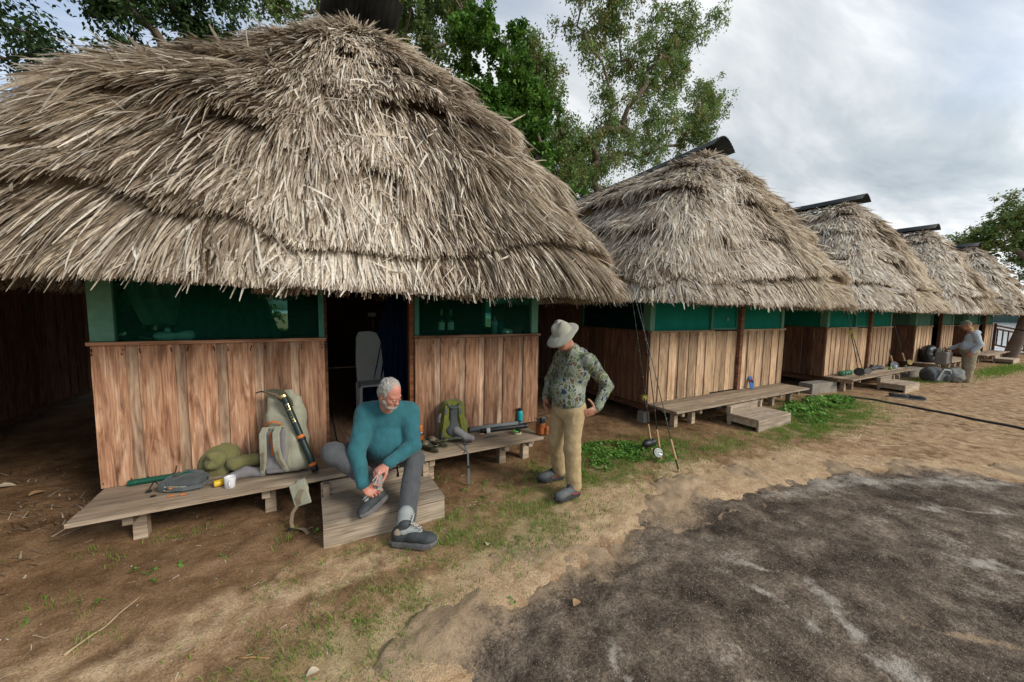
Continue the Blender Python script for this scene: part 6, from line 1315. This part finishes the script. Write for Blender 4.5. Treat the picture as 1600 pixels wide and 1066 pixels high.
t = thing('tumbler', 'dark blue tumbler beside the water bottle behind the screen', 'tumbler', (2.22, 4.33, 1.558)); mb = MB(); mb.lathe([(0, 0), (.034, 0), (.040, .15), (.036, .15), (.03, .01), (0, .008)], 20); mb.build('tumbler_body', plain('blue_tumbler', (.02, .10, .20), .4), t, smooth=True)
soft('crumpled_bag', [('e', (0, 0, .03), (.055, .05, .035), None, 0), ('e', (.05, 0, .025), (.04, .04, .03), None, .01)], M_white, None, .006, folds=(.012, 25, (1, 1, 1))).location = (2.27, 4.27, 1.558)
tag(bpy.data.objects['crumpled_bag'], 'crumpled clear plastic bag at the foot of the water bottle', 'plastic bag')
tag(soft('red_cloth', [('e', (0, 0, .045), (.10, .05, .05), None, 0), ('e', (.07, .01, .04), (.07, .05, .04), None, .02)], plain('dull_red_cloth', (.25, .07, .06), .9), None, .007, folds=(.012, 20, (1, 1, 1))), 'dull red bundled cloth on the shelf at the right corner window', 'cloth').location = (2.45, 4.36, 1.558)
tag(soft('cloth_bundle', [('e', (0, 0, .035), (.07, .05, .038), None, 0), ('c', (.03, 0, .03), (.17, 0, .04), .02, .042, .02), ('e', (.02, .02, .085), (.022, .02, .022), None, .01)], plain('pale_grey_bundle', (.55, .60, .60), .6), None, .006, folds=(.006, 20, (1, 1, 1))), 'pale grey bundled item lying behind the left window screen', 'bundle').location = (-1.12, 4.31, 1.558)
stick_ = MB(); stick_.tube([(-1.28, 4.30, 1.585), (-1.22, 4.31, 1.572), (-1.15, 4.31, 1.568)], .009, 6); tag(stick_.build('wood_strip', M_step), 'short pale strip lying left of the grey bundle behind the screen', 'strip')

# --- fishing rods at the second hut
M_gmet = plain('dull_guide_metal', (.16, .17, .17), .5, .4, .1, 40, 0, 1)
M_blank = plain('dark_rod_blank', (.02, .028, .026), .35, .5, .2, 30, 0); M_blank2 = plain('olive_rod_blank', (.05, .075, .06), .35, .5, .2, 30, 0)
def rod(label, butt, tip, blank, grip=.26, hand=.12, reel_at=None, r0=.0065, fg=.0135, guides=9):
    t = thing('fishing_rod', label, 'fishing rod'); a, b_ = Vector(butt), Vector(tip); L = (b_ - a).length; P = lambda s: a.lerp(b_, s / L)
    mb = MB(); mb.tube([P(0), P(.012), P(.03)], [fg * .95, fg * 1.2, fg * .8], 12); mb.build('butt_cap', M_cork, t, smooth=True)
    mb = MB(); mb.tube([P(.03), P(.03 + hand)], [.0095, .0095], 12); mb.tube([P(.03 + hand * .8), P(.03 + hand * .9)], .011, 12); mb.build('reel_seat', M_black, t, smooth=True)
    g0 = .03 + hand; mb = MB(); mb.tube([P(g0), P(g0 + .03), P(g0 + grip * .5), P(g0 + grip * .85), P(g0 + grip)], [fg, fg * 1.1, fg * .9, fg * .95, fg * .55], 14); mb.build('cork_grip', M_cork, t, smooth=True)
    sag = Vector((.02, 0, 0)); pts = [P(g0 + grip + (L - g0 - grip) * i / 10) + sag * math.sin(i / 10 * 3.14) for i in range(11)]; mb = MB(); mb.tube(pts, [r0 * (1 - .6 * i / 10) for i in range(11)], 8); mb.build('blank', blank, t, smooth=True)
    mb = MB()
    for i in range(guides):
        s_ = g0 + grip + .25 + (L - g0 - grip - .3) * (i / guides) ** .9; p = P(s_); r_ = .011 - .0007 * i; ring = [p + Vector((r_ * math.cos(q), -.009 - r_ + r_ * math.sin(q) * .6, r_ * math.sin(q) * .8)) for q in np.linspace(0, 6.283, 9)]; mb.tube(ring, .0009, 4); mb.box(p + Vector((0, -.006, 0)), (.003, .01, .004))
    tag(mb.build('line_guides', M_gmet, t), kind='stuff')
    return t, P
t, P = rod('nearest fishing rod with olive blank and long cork grip leaning out to the right', (3.80, 2.715, gz(3.8, 2.7) + .01), (3.46, 3.24, 2.16), M_blank2, .25, .115)
t, P = rod('middle fishing rod carrying the round silver fly reel', (3.885, 3.04, gz(3.88, 3.04) + .01), (3.63, 3.32, 2.20), M_blank, .24, .12)
reel(t, tuple(P(.11) + Vector((-.075, -.03, .0))), (-.28, -.80, .35), .055, .032, M_metal, M_black); mb = MB(); mb.tube([P(.10), P(.11) + Vector((-.04, -.02, 0))], .005, 6); mb.build('reel_foot', M_metal, t)
t, P = rod('rearmost fishing rod with a black cased reel among the weeds', (4.02, 3.30, gz(4, 3.3) + .02), (3.60, 3.42, 2.22), M_blank, .22, .12)
soft('reel_case', [('e', tuple(P(.11) + Vector((-.07, -.02, .0))), (.10, .05, .055), None, 0), ('e', tuple(P(.11) + Vector((.03, -.02, .0))), (.05, .04, .05), None, .02)], M_black, t, .006)
M_fly = plain('yellow_fly_feather', (.62, .58, .12), .7, .2, .2, 60, .1)
def fly(parent, c, s=.05, n=26, mat=M_fly):
    mb = MB(); r = random.Random(4)
    for i in range(n):
        d_ = Vector((r.gauss(0, 1), r.gauss(0, 1), r.gauss(-.3, .8))).normalized() * s * r.uniform(.5, 1.2); mb.tube([c, c + d_ * .6, c + d_ + Vector((0, 0, -.2 * s))], [.003, .002, .0008], 4, cap=False)
    mb.build('streamer_fly', mat, parent)
fly(t, P(.75), .06); 
# blue sandals
M_blue = plain('bright_blue_rubber', (.01, .13, .42), .5, .3, .15, 40, .1)
t = thing('sandal', 'bright blue flip-flop leaning upright on the second hut bench', 'sandal', (7.86, 4.10, BZ + .125)); Rz3 = rot_from((.10, .28, .95), (-.45, -.88, .25)); oc = [(x, y) for x, y in ((-.125, -.02), (-.11, -.034), (-.05, -.034), (.03, -.042), (.09, -.045), (.125, -.028), (.135, 0), (.12, .03), (.08, .042), (.0, .034), (-.06, .034), (-.11, .034), (-.125, .018))]; n_ = len(oc)
mb = MB(); mb.add([tuple(Rz3 @ np.array([x, y, z])) for z in (-.009, .009) for x, y in oc], [tuple(range(n_))[::-1], tuple(range(n_, 2 * n_))] + [(i, (i + 1) % n_, n_ + (i + 1) % n_, n_ + i) for i in range(n_)]); mb.build('sandal_sole', M_blue, t, bevel=.003)
mb = MB(); mb.ribbon([tuple(Rz3 @ np.array(p)) for p in ((.0, -.042, .01), (.05, -.03, .035), (.07, .0, .045), (.05, .03, .035), (.0, .042, .01))], tuple(Rz3[:, 0]), .028, .006); mb.build('sandal_strap', plain('red_patterned_strap', (.40, .10, .12), .6, .2, .5, 60, 0), t)
tag(soft('blue_cloth', [('e', (0, 0, .035), (.10, .05, .04), None, 0), ('e', (.09, .0, .03), (.06, .05, .035), None, .02)], plain('light_blue_cloth', (.12, .42, .55), .9), None, .008, folds=(.012, 18, (1, 1, 1))), 'light blue cloth bundle behind the screen of the second hut', 'cloth').location = (5.85, 4.30, 1.56)
mb = MB(); mb.box((6.0, 4.32, 1.545), (1.4, .2, .025)); mb.box((8.3, 4.32, 1.545), (1.2, .2, .025)); tag(mb.build('shelf', M_int), 'interior shelf behind the window screens of the second hut', 'shelf')
t = thing('coil', 'coiled pale cord on the sill behind the right screen of the second hut', 'cord', (8.3, 4.31, 1.562)); mb = MB(); mb.tube([(.06 * math.cos(q), .03 * math.sin(q * 1.1), .05 + .045 * math.sin(q)) for q in np.linspace(0, 18, 60)], .005, 5); mb.build('cord', M_metal, t)
t = thing('padlock', 'small pale padlock hanging on the screen door of the second hut', 'padlock', (7.05, 4.185, 1.76)); mb = MB(); mb.box((0, -.01, 0), (.05, .014, .05)); mb.tube([(-.015, -.01, .02), (-.015, -.01, .05), (.015, -.01, .05), (.015, -.01, .02)], .004, 6); mb.build('padlock_body', M_greenl, t, bevel=.003)
# concrete blocks
def rough_block(name, label, c, d, rz):
    mb = MB(); mb.box((0, 0, d[2] / 2), d, taper=.96); o = mb.build(name, M_conc, bevel=.018); o.location = (c[0], c[1], gz(c[0], c[1]) - .02); o.rotation_euler = (0, 0, rz); return tag(o, label, 'block')
rough_block('concrete_block', 'long weathered concrete block at the left corner of the third hut', (10.85, 4.12, 0), (1.0, .32, .26), -.12)
rough_block('concrete_block', 'weathered concrete block between the third and fourth huts', (16.6, 3.95, 0), (1.0, .34, .28), -.10)
# third hut bench things
t = thing('rolled_mat', 'green rolled camping mat tied with cords on the third hut bench', 'mat', (11.95, 3.98, BZ + .06)); Mx = Matrix.Rotation(math.pi / 2, 4, 'Y')
mb = MB(); mb.lathe([(.0, -.28)] + [(.058 + .006 * math.cos(i * 1.57), -.28 + .56 * i / 28) for i in range(29)] + [(0, .28)], 16, Mx); mb.build('mat_roll', plain('sea_green_foam', (.09, .24, .14), .8), t, smooth=True)
for x in (-.15, .0, .15): mb = MB(); mb.lathe([(.062, -.008), (.067, 0), (.062, .008)], 16, T(x, 0, 0) @ Mx); mb.build('tie_cord', M_black, t)
t, P = rod('left fishing rod of the pair standing on the third hut bench', (11.95, 3.70, BZ + .01), (11.75, 4.10, 2.35), M_blank, .22, .12, guides=5, r0=.012, fg=.02); reel(t, tuple(P(.12) + Vector((-.14, -.05, .02))), (-.6, -.8, 0), .10, .05, M_black, M_black); fly(t, P(1.15), .16, 34)
t, P = rod('right fishing rod of the pair standing on the third hut bench', (12.30, 3.72, BZ + .01), (11.60, 4.10, 2.35), M_blank, .22, .12, guides=5, r0=.012, fg=.02); reel(t, tuple(P(.12) + Vector((-.05, -.09, .02))), (-.6, -.8, 0), .085, .05, M_metal, M_black); fly(t, P(1.05), .12, 30)
tag(soft('dark_shoes', [('e', (0, 0, .05), (.16, .07, .05), None, 0), ('e', (.28, .03, .05), (.17, .07, .05), None, .02), ('e', (.55, .0, .045), (.20, .08, .045), None, .02), ('e', (.02, .0, .11), (.06, .05, .05), None, .02), ('e', (.40, .0, .09), (.08, .05, .04), None, .02)], M_boot, None, .012, folds=(.012, 12, (1, 1, 1))), 'row of dark muddy shoes against the wall on the third hut bench', 'shoes').location = (13.75, 4.02, BZ)
t = thing('mug', 'pale blue mug at the right end of the third hut bench', 'mug', (14.86, 3.86, BZ)); mb = MB(); mb.lathe([(0, 0), (.05, 0), (.055, .11), (.05, .11), (.045, .01), (0, .01)], 18); mb.build('cup', plain('pale_blue_enamel', (.42, .52, .62), .4), t, smooth=True)
mb = MB(); mb.lathe([(0, 0), (.04, 0), (.04, .06), (.03, .08), (0, .085)], 14); o = mb.build('green_cap', plain('lime_plastic', (.22, .45, .08), .5), smooth=True); o.location = (14.45, 3.84, BZ); tag(o, 'small lime green container beside the pale blue mug', 'container')
for i, (x, y, rz, lab) in enumerate(((11.86, 2.98, -1.2, 'black trainer lying on the ground by the third hut step, left of the pair'), (11.98, 2.74, -1.35, 'black trainer lying on the ground by the third hut step, right of the pair'))):
    t = thing('trainer', lab, 'shoe', (x, y, gz(x, y)), rz, 'pair of trainers on the ground'); Rz_ = np.eye(3)
    soft('shoe_upper', [('e', (.08, 0, .05), (.11, .055, .05), Rz_, 0), ('e', (-.07, 0, .06), (.08, .05, .06), Rz_, .04), ('e', (-.06, 0, .115), (.06, .03, .05), Rz_, -.015)], M_boot, t, .009)
    mb = MB(); mb.lathe([(0, 0), (.055, 0), (.060, .012), (.058, .022)], 20, Matrix.Diagonal((3.1, 1.0, 1, 1))); mb.build('sole', M_bgrey, t)
# hose
P_ = [(9.9, 3.95), (10.3, 3.75), (10.78, 3.56), (10.95, 3.1), (10.85, 2.6), (10.75, 2.1), (10.62, 1.6), (10.47, 1.09), (10.2, .3), (9.8, -.7)]
pts = []
for i in range(len(P_) - 1):
    for k in range(5): f_ = k / 5; u = P_[i][0] * (1 - f_) + P_[i + 1][0] * f_; v_ = P_[i][1] * (1 - f_) + P_[i + 1][1] * f_; pts.append((u + .02 * math.sin(i * 5 + k), v_, gz(u, v_) + .018))
mb = MB(); mb.tube(pts, .021, 8); tag(mb.build('hose', M_rubber, smooth=True), 'long black hose running across the yard from the weeds to the right edge', 'hose')
# fourth hut gear
t, P = rod('left rod leaning in the gap before the fourth hut', (15.55, 4.05, BZ - .1), (15.25, 4.4, 2.1), M_blank, .3, .12, guides=3, r0=.014, fg=.026); reel(t, tuple(P(.14) + Vector((-.1, -.05, 0))), (-.5, -.8, .2), .12, .05, M_bgrey, M_black)
t, P = rod('right rod with brass seat leaning by the fourth hut corner', (16.55, 4.05, BZ - .05), (16.0, 4.4, 2.1), M_blank, .3, .12, guides=3, r0=.014, fg=.028); reel(t, tuple(P(.14) + Vector((0, -.1, 0))), (-.5, -.8, .2), .08, .05, M_gold, M_black)
tag(soft('duffel_bag', [('e', (0, 0, .26), (.28, .17, .28), None, 0), ('e', (.3, 0, .12), (.3, .16, .13), None, .06), ('e', (-.05, -.12, .3), (.12, .1, .14), None, -.03)], M_black, None, .018, folds=(.06, 6, (1, 1, 1))), 'round black rucksack at the left end of the fourth hut bench', 'rucksack').location = (18.2, 3.95, BZ)
tag(soft('duffel_bag', [('e', (0, 0, .13), (.42, .18, .14), None, 0), ('e', (.4, 0, .10), (.3, .16, .11), None, .06)], M_dgrey, None, .018, folds=(.06, 6, (1, 1, 1))), 'dark jacket and bag heap in the middle of the fourth hut bench', 'bag').location = (19.2, 3.9, BZ)
mb = MB(); mb.lathe([(0, 0), (.06, 0), (.06, .16), (0, .17)], 14); o = mb.build('tin', M_lab, smooth=True); o.location = (18.75, 4.05, BZ + .12); tag(o, 'pale tin standing between the dark bags on the fourth hut bench', 'tin')
tag(soft('equipment_bag', [('e', (0, 0, .20), (.34, .2, .20), None, 0), ('e', (.35, -.1, .14), (.25, .2, .15), None, .06), ('c', (-.3, 0, .3), (.1, -.1, .34), .06, .05, .04)], M_dgrey, None, .018, folds=(.06, 6, (1, 1, 1))), 'dark equipment bag heap on the ground before the fourth hut', 'bag').location = (15.75, 3.30, .0)
tag(soft('equipment_bag', [('e', (0, 0, .19), (.26, .22, .19), None, 0), ('e', (.1, -.05, .30), (.16, .14, .08), None, .05)], cloth('grey_bag_fabric', (.20, .205, .19)), None, .016, folds=(.05, 8, (1, 1, 1))), 'grey duffel bag on the ground at the feet of the far man', 'bag').location = (16.28, 3.02, .0)
mb = MB(); mb.ribbon([(15.45, 3.12, .10), (15.60, 3.05, .40), (15.95, 3.0, .36), (16.10, 2.98, .08)], (0, 0, 1), .05, .012); tag(mb.build('bag_strap', M_bgrey), 'pale webbing strap across the dark equipment bag heap', 'strap')
mb = MB(); mb.ribbon([(18.0, 3.74, .40), (18.1, 3.72, .75), (18.35, 3.74, .85), (18.5, 3.76, .50)], (0, 1, .2), .05, .02); tag(mb.build('bag_strap', M_strap), 'curved shoulder strap on the round black rucksack', 'strap')
t = thing('tote_bag', 'open grey tote bag the far man is holding', 'bag', (16.15, 3.20, .52)); Rt = np.eye(3)
soft('bag_body', [('b', (0, 0, .17), (.27, .12, .19), Rt, .05, 0), ('b', (0, 0, .36), (.24, .09, .10), Rt, .04, -.01)], plain('grey_brown_canvas', (.20, .18, .155), .85, .2, .15, 30, .2), t, .015, folds=(.015, 8, (1, 1, 1)))
mb = MB(); mb.tube([(-.2, 0, .33), (-.1, 0, .45), (.05, 0, .47), (.2, 0, .33)], .012, 6); mb.build('bag_handle', M_dolive, t)
# railing and steps down to the river
t = thing('wooden_railing', 'dark wooden railing descending to the river behind the leaning tree', 'railing')
pA, pB = Vector((29.6, 4.3, 1.5)), Vector((31.2, 2.2, .85))
for k in range(3):
    q0 = pA.lerp(pB, k / 2); mb = MB(); mb.box((q0.x, q0.y, q0.z - .6), (.09, .09, 1.4)); mb.build('post', M_dark, t)
for dz in (0, -.16, -.95):
    mb = MB(); mb.tube([pA + Vector((0, 0, dz)), pB + Vector((0, 0, dz))], .045, 6); mb.build('rail', M_dark, t)
for k in range(14): q0 = pA.lerp(pB, (k + .5) / 14); mb = MB(); mb.box((q0.x, q0.y, q0.z - .55), (.045, .045, .85)); mb.build('baluster', M_dark, t)
t = thing('porch_post', 'lone porch post under the end of the last roof', 'post', (29.3, 4.6, 0)); mb = MB(); mb.box((0, 0, 1.15), (.12, .12, 2.3)); mb.build('post', M_dark, t)

# recentre every group empty on the foot of its parts
bpy.context.view_layer.update()
for o in list(S.objects):
    if o.type != 'EMPTY' or o.parent or o.location.length > 1e-6 or o.name.startswith('thatched'): continue
    pts_ = []
    def walk(x):
        for ch in x.children:
            if ch.type == 'MESH': pts_.extend([ch.matrix_world @ Vector(c_) for c_ in ch.bound_box])
            walk(ch)
    walk(o)
    if not pts_: continue
    c_ = Vector(((min(p.x for p in pts_) + max(p.x for p in pts_)) / 2, (min(p.y for p in pts_) + max(p.y for p in pts_)) / 2, min(p.z for p in pts_)))
    o.location = c_
    for ch in o.children: ch.matrix_local = T(-c_.x, -c_.y, -c_.z) @ ch.matrix_local
